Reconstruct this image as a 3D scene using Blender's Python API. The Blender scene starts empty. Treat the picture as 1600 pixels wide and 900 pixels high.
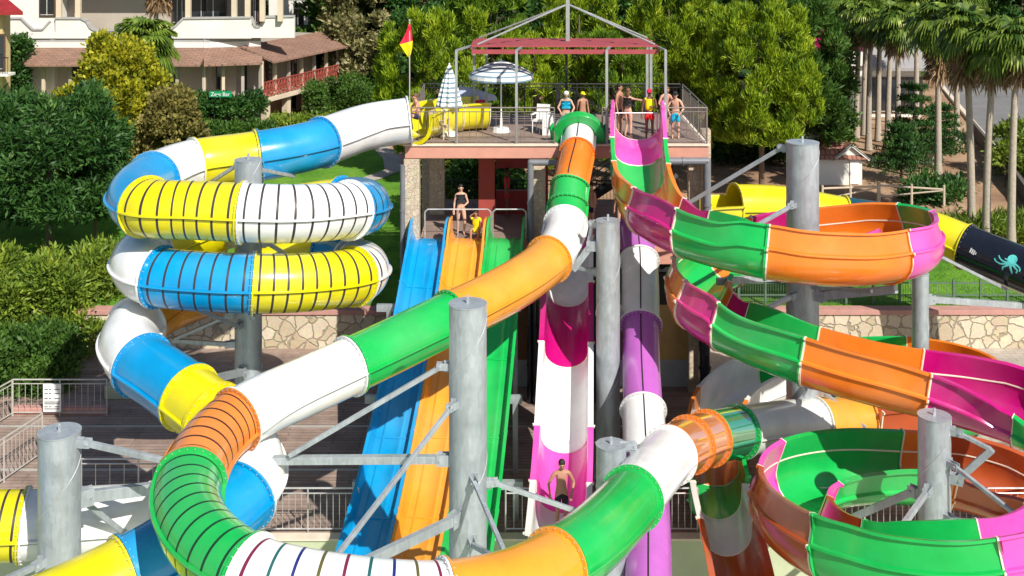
import bpy, bmesh, math, random
import numpy as np
from mathutils import Vector, Matrix
R = math.radians
S = bpy.context.scene
# ------------------------------------------------------------ camera, sky, sun
CH = 16.45                       # camera height over the terrace
FPX = 1800.0                     # focal length in photo pixels
YH = -120.0                      # horizon row
cam = bpy.data.cameras.new('camera'); co = bpy.data.objects.new('camera', cam)
S.collection.objects.link(co); S.camera = co
cam.sensor_fit = 'HORIZONTAL'; cam.sensor_width = 36; cam.lens = 36*FPX/1600
cam.shift_y = -(450-YH)/1600
cam.clip_start = 0.5; cam.clip_end = 3000
co.location = (0, 0, CH); co.rotation_euler = (R(90), 0, 0)
SUN = Vector((0.62, -1.0, 1.04)).normalized()
w = bpy.data.worlds.new('World'); S.world = w; w.use_nodes = True
nt = w.node_tree
sky = nt.nodes.new('ShaderNodeTexSky'); sky.sky_type = 'NISHITA'; sky.sun_disc = False
sky.sun_elevation = math.asin(SUN.z); sky.sun_rotation = math.atan2(SUN.x, SUN.y)
nt.links.new(sky.outputs[0], nt.nodes['Background'].inputs[0])
nt.nodes['Background'].inputs[1].default_value = 0.088
sl = bpy.data.lights.new('sun', 'SUN'); so = bpy.data.objects.new('sun', sl); S.collection.objects.link(so)
sl.energy = 5.0; sl.angle = R(0.5); sl.color = (1, .95, .86)
so.rotation_euler = SUN.to_track_quat('Z', 'Y').to_euler(); so.location = (30, -40, 60)
S.view_settings.view_transform = 'Standard'; S.view_settings.look = 'None'
S.view_settings.exposure = 0.28; S.view_settings.gamma = 1
S.render.resolution_x = 1024; S.render.resolution_y = 576
# ------------------------------------------------------------ helpers
def P(px, py, Y): return Vector(((px-800)*Y/FPX, Y, CH-(py-YH)*Y/FPX))
def PZ(px, py, Z): return P(px, py, (CH-Z)*FPX/(py-YH))
def GX(px, Y): return (px-800)*Y/FPX
def mat(name, col, rough=.5, metal=0, var=.12, scale=3, coat=0, bump=0, bscale=20, trans=0, spec=.5, alpha=1):
    m = bpy.data.materials.new(name); m.use_nodes = True
    t = m.node_tree; b = t.nodes['Principled BSDF']
    b.inputs['Roughness'].default_value = rough; b.inputs['Metallic'].default_value = metal
    b.inputs['Coat Weight'].default_value = coat; b.inputs['Coat Roughness'].default_value = .08
    b.inputs['Specular IOR Level'].default_value = spec
    b.inputs['Transmission Weight'].default_value = trans; b.inputs['Alpha'].default_value = alpha
    tc = t.nodes.new('ShaderNodeTexCoord')
    if var > 0:
        n = t.nodes.new('ShaderNodeTexNoise'); n.inputs['Scale'].default_value = scale; n.inputs['Detail'].default_value = 6
        n.inputs['Roughness'].default_value = .65
        t.links.new(tc.outputs['Object'], n.inputs['Vector'])
        r = t.nodes.new('ShaderNodeMapRange'); r.inputs[1].default_value = .3; r.inputs[2].default_value = .7
        r.inputs[3].default_value = 1-var; r.inputs[4].default_value = 1+var*.6
        t.links.new(n.outputs[0], r.inputs[0])
        mx = t.nodes.new('ShaderNodeVectorMath'); mx.operation = 'SCALE'; mx.inputs[0].default_value = col[:3]
        t.links.new(r.outputs[0], mx.inputs['Scale']); t.links.new(mx.outputs[0], b.inputs['Base Color'])
        r2 = t.nodes.new('ShaderNodeMapRange'); r2.inputs[1].default_value = .3; r2.inputs[2].default_value = .7
        r2.inputs[3].default_value = max(.03, rough*.8); r2.inputs[4].default_value = min(1, rough*1.3)
        t.links.new(n.outputs[0], r2.inputs[0]); t.links.new(r2.outputs[0], b.inputs['Roughness'])
    else:
        b.inputs['Base Color'].default_value = (*col[:3], 1)
    if bump > 0:
        n2 = t.nodes.new('ShaderNodeTexNoise'); n2.inputs['Scale'].default_value = bscale; n2.inputs['Detail'].default_value = 4
        t.links.new(tc.outputs['Object'], n2.inputs['Vector'])
        bp = t.nodes.new('ShaderNodeBump'); bp.inputs['Strength'].default_value = bump; bp.inputs['Distance'].default_value = .05
        t.links.new(n2.outputs[0], bp.inputs['Height']); t.links.new(bp.outputs[0], b.inputs['Normal'])
    return m
def gel(name, col, rough=.22):
    m = mat(name, col, rough, 0, .14, 1.1, .35, .03, 6)     # plus chalky sun fading and fine grime specks
    t = m.node_tree; b = t.nodes['Principled BSDF']; l = b.inputs['Base Color'].links[0].from_socket
    tc = [n for n in t.nodes if n.type == 'TEX_COORD'][0]
    n = t.nodes.new('ShaderNodeTexNoise'); n.inputs['Scale'].default_value = .45; n.inputs['Detail'].default_value = 3; t.links.new(tc.outputs['Object'], n.inputs['Vector'])
    r = t.nodes.new('ShaderNodeMapRange'); r.inputs[1].default_value = .45; r.inputs[2].default_value = .75; r.inputs[3].default_value = 0; r.inputs[4].default_value = .07; t.links.new(n.outputs[0], r.inputs[0])
    a = t.nodes.new('ShaderNodeMix'); a.data_type = 'RGBA'; a.inputs[7].default_value = (.62, .60, .56, 1); t.links.new(r.outputs[0], a.inputs[0]); t.links.new(l, a.inputs[6])
    s = t.nodes.new('ShaderNodeTexNoise'); s.inputs['Scale'].default_value = 11; s.inputs['Detail'].default_value = 8; s.inputs['Roughness'].default_value = .8; t.links.new(tc.outputs['Object'], s.inputs['Vector'])
    q = t.nodes.new('ShaderNodeMapRange'); q.inputs[1].default_value = .62; q.inputs[2].default_value = .74; q.inputs[3].default_value = 0; q.inputs[4].default_value = .30; t.links.new(s.outputs[0], q.inputs[0])
    c = t.nodes.new('ShaderNodeMix'); c.data_type = 'RGBA'; c.inputs[7].default_value = (.16, .13, .10, 1); t.links.new(q.outputs[0], c.inputs[0]); t.links.new(a.outputs[2], c.inputs[6]); t.links.new(c.outputs[2], b.inputs['Base Color'])
    return m
M = {}
M['blue'] = gel('gel_blue', (.001, .28, .60)); M['yellow'] = gel('gel_yellow', (.70, .61, .004))
M['white'] = gel('gel_white', (.78, .78, .77)); M['green'] = gel('gel_green', (.008, .42, .075))
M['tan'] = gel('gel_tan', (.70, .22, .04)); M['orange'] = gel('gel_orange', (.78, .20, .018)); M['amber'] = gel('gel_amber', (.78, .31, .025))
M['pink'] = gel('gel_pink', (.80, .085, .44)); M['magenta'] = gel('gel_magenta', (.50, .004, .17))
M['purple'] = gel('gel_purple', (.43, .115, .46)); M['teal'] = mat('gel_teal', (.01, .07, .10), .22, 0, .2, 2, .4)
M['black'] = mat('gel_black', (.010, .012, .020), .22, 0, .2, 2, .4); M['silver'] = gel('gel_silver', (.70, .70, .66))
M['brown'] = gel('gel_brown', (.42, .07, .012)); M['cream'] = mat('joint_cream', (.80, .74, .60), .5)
M['stripe'] = mat('stripe_dark', (.035, .028, .035), .5, 0, 0)
M['seam'] = mat('seam_dark', (.02, .015, .02), .6, 0, 0)
M['tgreen'] = mat('clear_green', (.0, .30, .10), .08, 0, .05, 2, .3, trans=.55)
M['torange'] = mat('clear_orange', (.85, .30, .09), .08, 0, .05, 2, .3, trans=.55)
# galvanised steel with zinc spangle
def galv():
    m = mat('galvanised_steel', (.43, .47, .50), .45, .42, .16, 1.8)
    t = m.node_tree; b = t.nodes['Principled BSDF']
    v = t.nodes.new('ShaderNodeTexVoronoi'); v.inputs['Scale'].default_value = 14
    tc = [n for n in t.nodes if n.type == 'TEX_COORD'][0]
    mp = t.nodes.new('ShaderNodeMapping'); mp.inputs['Scale'].default_value = (1, 1, .25)
    t.links.new(tc.outputs['Object'], mp.inputs[0]); t.links.new(mp.outputs[0], v.inputs['Vector'])
    l = b.inputs['Base Color'].links[0].from_socket
    mr = t.nodes.new('ShaderNodeMapRange'); mr.inputs[3].default_value = .86; mr.inputs[4].default_value = 1.1
    t.links.new(v.outputs['Color'], mr.inputs[0])
    sc = t.nodes.new('ShaderNodeVectorMath'); sc.operation = 'SCALE'
    t.links.new(l, sc.inputs[0]); t.links.new(mr.outputs[0], sc.inputs['Scale']); t.links.new(sc.outputs[0], b.inputs['Base Color'])
    return m
M['galv'] = galv()
M['steel'] = mat('rail_steel', (.62, .62, .62), .35, .6, .1)
M['railpaint'] = mat('rail_paint', (.50, .48, .44), .45, .2, .15)
M['darksteel'] = mat('dark_steel', (.03, .03, .035), .4, .3, .2)
M['pipe'] = mat('grey_pipe', (.17, .18, .20), .4)
M['woodbeige'] = mat('wood_beige', (.55, .42, .28), .6)
M['whiteplastic'] = mat('white_plastic', (.8, .8, .78), .4)
M['red'] = mat('red_paint', (.30, .02, .02), .5, 0, .25, 2); M['redcloth'] = mat('red_cloth', (.62, .012, .02), .8)
M['yellowcloth'] = mat('yellow_cloth', (.85, .72, .0), .8); M['cyancloth'] = mat('cyan_cloth', (.0, .40, .62), .7)
M['darkcloth'] = mat('dark_cloth', (.012, .014, .02), .8); M['whitecloth'] = mat('white_cloth', (.72, .72, .74), .8)
M['navycloth'] = mat('navy_cloth', (.01, .02, .06), .8); M['flagred'] = mat('flag_red', (.75, .01, .05), .7)

def tag(o, label=None, cat=None, group=None, kind=None):
    if label: o['label'] = label
    if cat: o['category'] = cat
    if group: o['group'] = group
    if kind: o['kind'] = kind
    return o
def empty(name, loc, label, cat, group=None, rz=0):
    o = bpy.data.objects.new(name, None); S.collection.objects.link(o)
    o.location = loc; o.rotation_euler = (0, 0, rz); o.empty_display_size = .2
    return tag(o, label, cat, group)
def link(name, me, parent=None, mats=(), smooth=False, world=True, kind=None):
    o = bpy.data.objects.new(name, me); S.collection.objects.link(o)
    for m in mats: me.materials.append(M[m] if isinstance(m, str) else m)
    if smooth: me.polygons.foreach_set('use_smooth', [True]*len(me.polygons))
    if parent is not None:
        o.parent = parent
        if world:            # geometry given in world space
            q = parent; mw = Matrix()
            while q is not None:
                mw = Matrix.LocRotScale(q.location, q.rotation_euler, q.scale) @ mw; q = q.parent
            me.transform(mw.inverted())
    if kind: o['kind'] = kind
    return o
class MB:
    def __init__(s): s.v = []; s.f = []; s.mi = []
    def add(s, vs, fs, mi=0):
        k = len(s.v); s.v += [tuple(v) for v in vs]; s.f += [tuple(i+k for i in f) for f in fs]; s.mi += [mi]*len(fs)
    def box(s, a, b, mi=0):
        x0, y0, z0 = [min(a[i], b[i]) for i in range(3)]; x1, y1, z1 = [max(a[i], b[i]) for i in range(3)]
        s.add([(x0,y0,z0),(x1,y0,z0),(x1,y1,z0),(x0,y1,z0),(x0,y0,z1),(x1,y0,z1),(x1,y1,z1),(x0,y1,z1)],
              [(0,3,2,1),(4,5,6,7),(0,1,5,4),(1,2,6,5),(2,3,7,6),(3,0,4,7)], mi)
    def obox(s, O, U, u0, u1, w0, w1, z0, z1, mi=0):      # box in a frame: U along, W inward (left of U), z world
        U = Vector(U).normalized(); W = Vector((-U.y, U.x, 0)); O = Vector(O)
        vs = [O+U*u+W*q+Vector((0,0,z)) for z in (z0,z1) for (u,q) in ((u0,w0),(u1,w0),(u1,w1),(u0,w1))]
        s.add(vs, [(0,3,2,1),(4,5,6,7),(0,1,5,4),(1,2,6,5),(2,3,7,6),(3,0,4,7)], mi)
    def cyl(s, p0, p1, r0, r1=None, n=12, cap=True, mi=0):
        r1 = r0 if r1 is None else r1; p0 = Vector(p0); p1 = Vector(p1)
        d = (p1-p0).normalized(); a = d.orthogonal().normalized(); b = d.cross(a)
        vs = []
        for p, r in ((p0, r0), (p1, r1)):
            for i in range(n):
                t = 2*math.pi*i/n; vs.append(p+a*math.cos(t)*r+b*math.sin(t)*r)
        fs = [(i, (i+1) % n, n+(i+1) % n, n+i) for i in range(n)]
        if cap: fs += [tuple(range(n-1, -1, -1)), tuple(range(n, 2*n))]
        s.add(vs, fs, mi)
    def bar(s, p0, p1, w, h=None, mi=0):                 # rectangular bar
        h = h or w; p0 = Vector(p0); p1 = Vector(p1); d = (p1-p0).normalized()
        a = d.cross(Vector((0,0,1)))
        a = a.normalized() if a.length > .05 else Vector((1,0,0))
        b = a.cross(d).normalized(); vs = []
        for p in (p0, p1):
            for (i, j) in ((-1,-1),(1,-1),(1,1),(-1,1)): vs.append(p+a*i*w/2+b*j*h/2)
        s.add(vs, [(0,1,2,3),(7,6,5,4),(0,4,5,1),(1,5,6,2),(2,6,7,3),(3,7,4,0)], mi)
    def path(s, pts, r, n=8, mi=0):
        for a, b in zip(pts[:-1], pts[1:]): s.cyl(a, b, r, r, n, True, mi)
    def sweep(s, frames, prof, closed=True, caps=True, mi=0, fmi=None):   # frames: (p, side, up)
        n = len(prof); k = len(s.v)
        for (p, a, b) in frames:
            for (x, z) in prof: s.v.append(tuple(p+a*x+b*z))
        for i in range(len(frames)-1):
            for j in range(n if closed else n-1):
                j2 = (j+1) % n
                s.f.append((k+i*n+j, k+i*n+j2, k+(i+1)*n+j2, k+(i+1)*n+j)); s.mi.append(mi if fmi is None else fmi(i, j))
        if caps and closed:
            s.f.append(tuple(k+j for j in range(n-1, -1, -1))); s.mi.append(mi)
            s.f.append(tuple(k+(len(frames)-1)*n+j for j in range(n))); s.mi.append(mi)
    def ball(s, c, r, n=10, m=7, mi=0):
        c = Vector(c); r = r if hasattr(r, '__len__') else (r, r, r); vs = [c+Vector((0,0,r[2]))]
        for i in range(1, m):
            a = math.pi*i/m
            for j in range(n):
                t = 2*math.pi*j/n; vs.append(c+Vector((r[0]*math.sin(a)*math.cos(t), r[1]*math.sin(a)*math.sin(t), r[2]*math.cos(a))))
        vs.append(c-Vector((0,0,r[2]))); fs = []
        for j in range(n): fs.append((0, 1+j, 1+(j+1) % n))
        for i in range(m-2):
            for j in range(n): fs.append((1+i*n+j, 1+(i+1)*n+j, 1+(i+1)*n+(j+1) % n, 1+i*n+(j+1) % n))
        L = len(vs)-1
        for j in range(n): fs.append((L, 1+(m-2)*n+(j+1) % n, 1+(m-2)*n+j))
        s.add(vs, fs, mi)
    def build(s, name, mats, parent=None, smooth=False, kind=None, bevel=0):
        me = bpy.data.meshes.new(name); me.from_pydata(s.v, [], s.f); me.update()
        if isinstance(mats, str) or not hasattr(mats, '__len__'): mats = [mats]
        if len(mats) > 1: me.polygons.foreach_set('material_index', s.mi)
        o = link(name, me, parent, mats, smooth, True, kind)
        if smooth:
            try: me.set_sharp_from_angle(angle=R(40))
            except Exception: pass
        if bevel:
            b = o.modifiers.new('bevel', 'BEVEL'); b.width = bevel; b.segments = 2; b.limit_method = 'ANGLE'
        return o
# spline through control points, sampled per index
def spline(pts, sub=8):
    pts = [Vector(p) for p in pts]; Q = [pts[0]*2-pts[1]]+pts+[pts[-1]*2-pts[-2]]
    out = []
    for i in range(1, len(Q)-2):
        p0, p1, p2, p3 = Q[i-1:i+3]
        for j in range(sub):
            t = j/sub
            out.append(.5*((2*p1)+(p2-p0)*t+(2*p0-5*p1+4*p2-p3)*t*t+(3*p1-p0-3*p2+p3)*t*t*t))
    out.append(Q[-2]); return out
class Path:
    def __init__(s, pts, bank=0, sub=8, smooth=6):
        s.sub = sub; P_ = spline(pts, sub)
        for _ in range(smooth):                          # relax kinks from the control points
            P_ = [P_[0]]+[(P_[i-1]+P_[i]*2+P_[i+1])/4 for i in range(1, len(P_)-1)]+[P_[-1]]
        s.p = P_; n = len(P_)
        s.T = [(P_[min(n-1, i+1)]-P_[max(0, i-1)]).normalized() for i in range(n)]
        k = []
        for i in range(n):
            a, b = s.T[max(0, i-2)], s.T[min(n-1, i+2)]; d = (P_[min(n-1, i+2)]-P_[max(0, i-2)]).length+1e-6
            a2 = Vector((a.x, a.y)); b2 = Vector((b.x, b.y)); k.append((a2.x*b2.y-a2.y*b2.x)/d)     # + turns left
        for _ in range(12): k = [k[0]]+[(k[i-1]+k[i]*2+k[i+1])/4 for i in range(1, n-1)]+[k[-1]]
        s.roll = [bank*max(-1, min(1, q*3.3)) for q in k]
        s.len = [0]
        for i in range(1, n): s.len.append(s.len[-1]+(P_[i]-P_[i-1]).length)
    def fr(s, t):
        x = min(max(t*s.sub, 0), len(s.p)-1.0001); i = int(x); f = x-i
        p = s.p[i].lerp(s.p[i+1], f); T = s.T[i].lerp(s.T[i+1], f).normalized()
        a = T.cross(Vector((0,0,1)))
        a = a.normalized(); b = a.cross(T).normalized(); r = s.roll[i]*(1-f)+s.roll[i+1]*f
        # left turn: outer side is right (+a) -> raise +a
        c, q = math.cos(r), math.sin(r); return p, a*c+b*q, b*c-a*q
    def frames(s, t0, t1, step=.125):
        n = max(2, int(round((t1-t0)/step))); return [s.fr(t0+(t1-t0)*i/n) for i in range(n+1)]
    def length(s, t0, t1):
        f = s.frames(t0, t1); return sum((f[i+1][0]-f[i][0]).length for i in range(len(f)-1))
# ------------------------------------------------------------ slides
def circ(r, n=40): return [(r*math.cos(2*math.pi*i/n+.0001), r*math.sin(2*math.pi*i/n+.0001)) for i in range(n)]
def flange(path, t, r, wd, col, parent, name='joint_flange', bolts=True):
    p, a, b = path.fr(t); T = a.cross(b) if False else b.cross(a); mb = MB(); h = wd
    fr = [(p-T*h, a, b), (p+T*h, a, b)]
    n = 40; ro, ri = r+.075, r-.02; k = 0
    outer = circ(ro, n); inner = circ(ri, n); vs = []
    for (q, aa, bb) in fr:
        vs += [q+aa*x+bb*z for x, z in outer]+[q+aa*x+bb*z for x, z in inner]
    fs = []
    for j in range(n):
        j2 = (j+1) % n
        fs += [(j, j2, 2*n+j2, 2*n+j), (n+j2, n+j, 3*n+j, 3*n+j2), (j2, j, n+j, n+j2), (2*n+j, 2*n+j2, 3*n+j2, 3*n+j)]
    mb.add(vs, fs, 0)
    if bolts:
        for j in range(0, 28):
            t_ = 2*math.pi*j/28; q = p+a*math.cos(t_)*(r+.045)+b*math.sin(t_)*(r+.045)
            mb.cyl(q-T*(h+.02), q+T*(h+.02), .013, n=6, mi=1)
    return mb.build(name, [col, 'steel'], parent, smooth=False)
def tube_sec(path, t0, t1, r, col, parent, ribs=0, seam=True, n=40, fl=True, ribcols=('stripe',), fcol=None, seamcol=None):
    mb = MB(); L = path.length(t0, t1)
    if ribs:
        k = max(2, int(round(L/ribs))); ts = []; kinds = []
        hw = .028/L*(t1-t0)
        cur = t0
        for i in range(k):
            c = t0+(i+.5)*(t1-t0)/k
            m_ = [(cur+(c-hw-cur)*q/4) for q in range(4)]
            ts += m_; kinds += [0]*4; ts += [c-hw]; kinds += [2+i % len(ribcols)]; cur = c+hw
        ts += [cur+(t1-cur)*q/3 for q in range(3)]; kinds += [0]*3; ts.append(t1)
    else:
        m_ = max(3, int((t1-t0)/.125)); ts = [t0+(t1-t0)*i/m_ for i in range(m_+1)]; kinds = [0]*m_
    fr = [path.fr(t) for t in ts]
    lowlim = int(n*.5)
    def fmi(i, j):
        if kinds[i] >= 2 and not (int(n*.68) <= j < int(n*.82)): return kinds[i]
        return 0
    mb.sweep(fr, circ(r, n), True, False, 0, fmi)
    mb.sweep([(p, a, b) for p, a, b in fr], list(reversed(circ(r-.035, n))), True, False, 0)
    # end rings
    for q in (0, -1):
        p, a, b = fr[q]; c1 = circ(r, n); c2 = circ(r-.035, n)
        vs = [p+a*x+b*z for x, z in c1]+[p+a*x+b*z for x, z in c2]
        mb.add(vs, [(j, (j+1) % n, n+(j+1) % n, n+j) for j in range(n)], 0)
    if seam:                                            # bolted seam flange along both sides
        for sgn in (1, -1):
            w = .075
            pr = [(sgn*(r-.01), -.028), (sgn*(r+w), -.022), (sgn*(r+w), .022), (sgn*(r-.01), .028)]
            if sgn < 0: pr.reverse()
            mb.sweep(fr, pr, True, True, 0)
            pr = [(sgn*(r+.002), -.046), (sgn*(r+w*.8), -.040), (sgn*(r+w*.8), -.022), (sgn*(r+.002), -.026)]
            if sgn < 0: pr.reverse()
            mb.sweep(fr, pr, True, True, 1)
    o = mb.build('tube_section', [col, 'seam']+list(ribcols), parent, smooth=True)
    if fl:
        p = [path.fr(t0), path.fr(t1)]
        dt = .03*(t1-t0)/max(L, .1)
        flange(path, t0+dt, r, .022, fcol or col, o); flange(path, t1-dt, r, .022, fcol or col, o)
    return o
def seam_top(path, t0, t1, r, parent):                 # dark joint line along the crown of a tube
    mb = MB(); mb.sweep(path.frames(t0, t1), [(-.022, r-.01), (.022, r-.01), (.018, r+.012), (-.018, r+.012)], True, True)
    return mb.build('crown_seam', 'seam', parent)
# --- left helix tube slide
s1 = [(640,188,9.6),(572,198,9.45),(505,222,9.3),(463,233,9.2),(402,244,9.1),(355,250,9.02),(305,257,8.95),(262,270,8.88),(222,292,8.8),
 (211,312,8.7),(238,326,8.66),(300,328,8.64),(378,332,8.58),(460,334,8.5),(525,330,8.36),(568,325,8.1),(560,317,7.85),(515,320,7.65),
 (450,331,7.5),(385,340,7.35),(310,362,7.1),(245,388,6.95),(216,408,6.85),(235,430,6.76),(310,439,6.70),(395,443,6.62),(480,441,6.5),
 (555,432,6.35),(566,418,6.2),(530,412,6.1),(470,414,6.0),(385,436,5.6),(300,460,5.35),(235,490,5.2),(201,528,5.05),(215,565,4.9),
 (255,592,4.75),(305,628,4.55),(350,665,4.3),(385,705,4.0),(390,755,3.75),(350,800,3.55),(285,850,3.35),(215,892,3.15),(110,945,2.95),
 (0,990,2.75),(-110,1010,2.55),(-200,905,2.4),(-180,845,2.3),(-90,822,2.2),(0,822,2.1),(90,818,2.0),(180,812,1.85),(260,812,1.6),(330,830,1.3)]
p1 = Path([PZ(*q) for q in s1])
sl1 = empty('helix_tube_slide', (-7.8, 34, 0), 'wide blue, yellow and white striped tube slide coiling around the left steel column', 'water slide')
for (a, b, c, rb) in [(0,2.05,'white',0),(2.05,4,'blue',0),(4,6,'yellow',0),(6,7.5,'white',0),(7.5,9.7,'blue',0),(9.7,12,'yellow',.36),
   (12,14.4,'white',.36),(14.4,16.6,'blue',.33),(16.6,18,'yellow',0),(18,19.6,'white',0),(19.6,21.2,'yellow',0),(21.2,23.2,'white',0),(23.2,25,'blue',.36),
   (25,27,'yellow',.34),(27,28.6,'white',.33),(28.6,29.6,'blue',0),(29.6,31.5,'yellow',0),(31.5,33.5,'amber',0),(33.5,35.2,'white',0),(35.2,36.8,'blue',0),  # amber piece is a yellow section with its shade put into the colour
   (36.8,37.6,'yellow',0),(37.6,38.4,'yellow',0),(38.4,40.4,'white',0),(40.4,43.2,'blue',0),(43.2,45.5,'yellow',0),(45.5,48.4,'blue',0),(48.4,50.42,'yellow',.3),
   (50.42,52.6,'white',0),(52.6,54,'blue',0)]:
    tube_sec(p1, a, b, .785, c, sl1, rb)
# --- long centre tube slide that ends in an open trough
s2 = [(905,200,9.25),(903,232,8.75),(897,264,8.3),(889,302,7.65),(885,345,6.95),(873,388,6.55),(835,425,6.3),(775,462,6.1),(700,498,5.9),(635,530,5.75),(555,568,5.58),
 (475,605,5.4),(400,638,5.25),(345,675,5.1),(305,730,4.95),(292,790,4.8),(320,848,4.7),(385,898,4.6),(460,920,4.5),(550,934,4.38),(640,942,4.25),
 (720,938,4.12),(800,920,3.97),(865,888,3.8),(925,845,3.6),(975,795,3.35),(1015,745,3.05),(1050,708,2.75),(1090,690,2.5),(1130,679,2.25),(1215,665,1.75),
 (1275,660,1.45),(1320,658,1.25),(1395,655,1.15),(1470,652,1.1),(1528,636,1.06),(1530,598,1.03),(1450,574,1.0),(1350,571,.98),(1250,585,.96),(1170,606,.94),
 (1122,650,.92),(1114,712,.9),(1124,785,.85),(1148,875,.6),(1165,960,.1)]
p2 = Path([PZ(*q) for q in s2], bank=R(12))
p2t = p2
sl2 = empty('winding_tube_slide', (0, 40, 0), 'long narrow tube slide winding from the green deck hood across the front of the scene', 'water slide')
RC = ('stripe', 'rib_red', 'rib_teal', 'rib_navy', 'rib_olive')
M['rib_red'] = mat('rib_red', (.16,.01,.05), .5, 0, 0); M['rib_teal'] = mat('rib_teal', (.01,.10,.10), .5, 0, 0)
M['rib_navy'] = mat('rib_navy', (.01,.02,.16), .5, 0, 0); M['rib_olive'] = mat('rib_olive', (.10,.09,.02), .5, 0, 0)
M['ribdkor'] = mat('rib_brown', (.05,.015,.01), .5, 0, 0); M['ribdkgr'] = mat('rib_darkgreen', (.005,.04,.015), .5, 0, 0)
secs2 = [(0,1.2,'white',0),(1.2,2.65,'orange',0),(2.65,3.4,'green',0),(3.4,4.1,'green',0),(4.1,5.45,'white',0),(5.45,7.95,'amber',0),(7.95,10.1,'green',0),(10.1,12.5,'white',0),
   (12.5,14.35,'tan',.36),(14.35,17.05,'green',.36),(17.05,20.65,'white',.42),(20.65,23.05,'amber',0),(23.05,25.3,'green',0),(25.3,26.9,'white',0),
   (26.9,27.7,'torange',0),(27.7,28.5,'torange',0),(28.5,29.3,'tgreen',0),(29.3,31,'silver',0),(31,32.5,'amber',0)]
for i, (a, b, c, rb) in enumerate(secs2):
    rc = {'tan': ('ribdkor',), 'green': ('ribdkgr',), 'white': RC[1:]}.get(c, ('stripe',)) if rb else ('stripe',)
    rr = {0: .53, 1: .545, 2: .57, 3: .60, 4: .645}.get(i, .675)
    o = tube_sec(p2, a, b, rr, c, sl2, rb, ribcols=rc, fcol={'torange': 'orange', 'tgreen': 'green'}.get(c))
    if i < 2: seam_top(p2, a, b, rr, o)
# green hood round the tube mouth on the deck
mb = MB(); p, a, b = p2.fr(.12); T = b.cross(a)
def arch(ro, zb, n=26):
    o_ = [(-ro*.98, zb)]+[(ro*math.cos(math.pi-i*math.pi/n)*1.0, ro*.93*math.sin(math.pi-i*math.pi/n)) for i in range(n+1)]+[(ro*.98, zb)]
    return o_
out = arch(.86, -.62); inn = [(x*.66, z*.68 if z > 0 else z) for x, z in out]
k = len(out); vs = []
for q, sc in ((p+T*.0, 1), (p+T*.35, 1.06)):
    vs += [q+a*x*sc+b*z*sc for x, z in out]+[q+a*x+b*z for x, z in inn]
fs = []
for j in range(k-1):
    fs += [(j, j+1, k+j+1, k+j), (2*k+j+1, 2*k+j, 3*k+j, 3*k+j+1), (j+1, j, 2*k+j, 2*k+j+1), (k+j, k+j+1, 3*k+j+1, 3*k+j)]
fs += [(0, k, 3*k, 2*k), (k-1, 2*k-1+0, 4*k-1, 3*k-1)]
mb.add(vs, fs)
for sg in (-1, 1):                                   # side ears
    q = p+a*sg*.92+b*.1; q2 = p+a*sg*.86-b*.75
    mb.bar(q, q2, .16, .34); mb.bar(p+a*sg*.99+b*.18, q, .12, .26)
hood = mb.build('entry_hood', 'green', sl2, smooth=True, bevel=.02)
# trough profiles
def trough_prof(w=.82, hi=.50, lo=.84, ridge=True):
    k = w/.82
    o_ = [(.91*k, hi+.02), (.91*k, hi-.04), (.835*k, hi-.06), (.82*k, .2), (.83*k, -.04)]
    if ridge: o_ += [(.90*k, -.08), (.90*k, -.13)]
    o_ += [(.82*k, -.17), (.79*k, -.36), (.70*k, -.54), (.54*k, -.70), (.32*k, -.80), (0, -.84)]
    i_ = [(.785*k, hi+.02), (.775*k, .2), (.775*k, -.15), (.74*k, -.34), (.66*k, -.51), (.50*k, -.66), (.30*k, -.76), (0, -.80)]
    sc = lo/.84
    o_ = [(x, z if z > 0 else z*sc) for x, z in o_]; i_ = [(x, z if z > 0 else z*sc) for x, z in i_]
    outer = o_+[(-x, z) for x, z in reversed(o_[:-1])]
    inner = i_+[(-x, z) for x, z in reversed(i_[:-1])]
    return outer, inner
def chute_prof(r=.64):
    o_ = [(r+.17, .42), (r+.17, .37), (r+.04, .35), (r+.04, 0)]+[((r+.04)*math.cos(t), -(r+.04)*math.sin(t)) for t in [R(x) for x in (15, 30, 45, 60, 75, 90)]]
    i_ = [(r+.02, .42), (r, .38), (r, 0)]+[(r*math.cos(t), -r*math.sin(t)) for t in [R(x) for x in (15, 30, 45, 60, 75, 90)]]
    return o_+[(-x, z) for x, z in reversed(o_[:-1])], i_+[(-x, z) for x, z in reversed(i_[:-1])]
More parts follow.
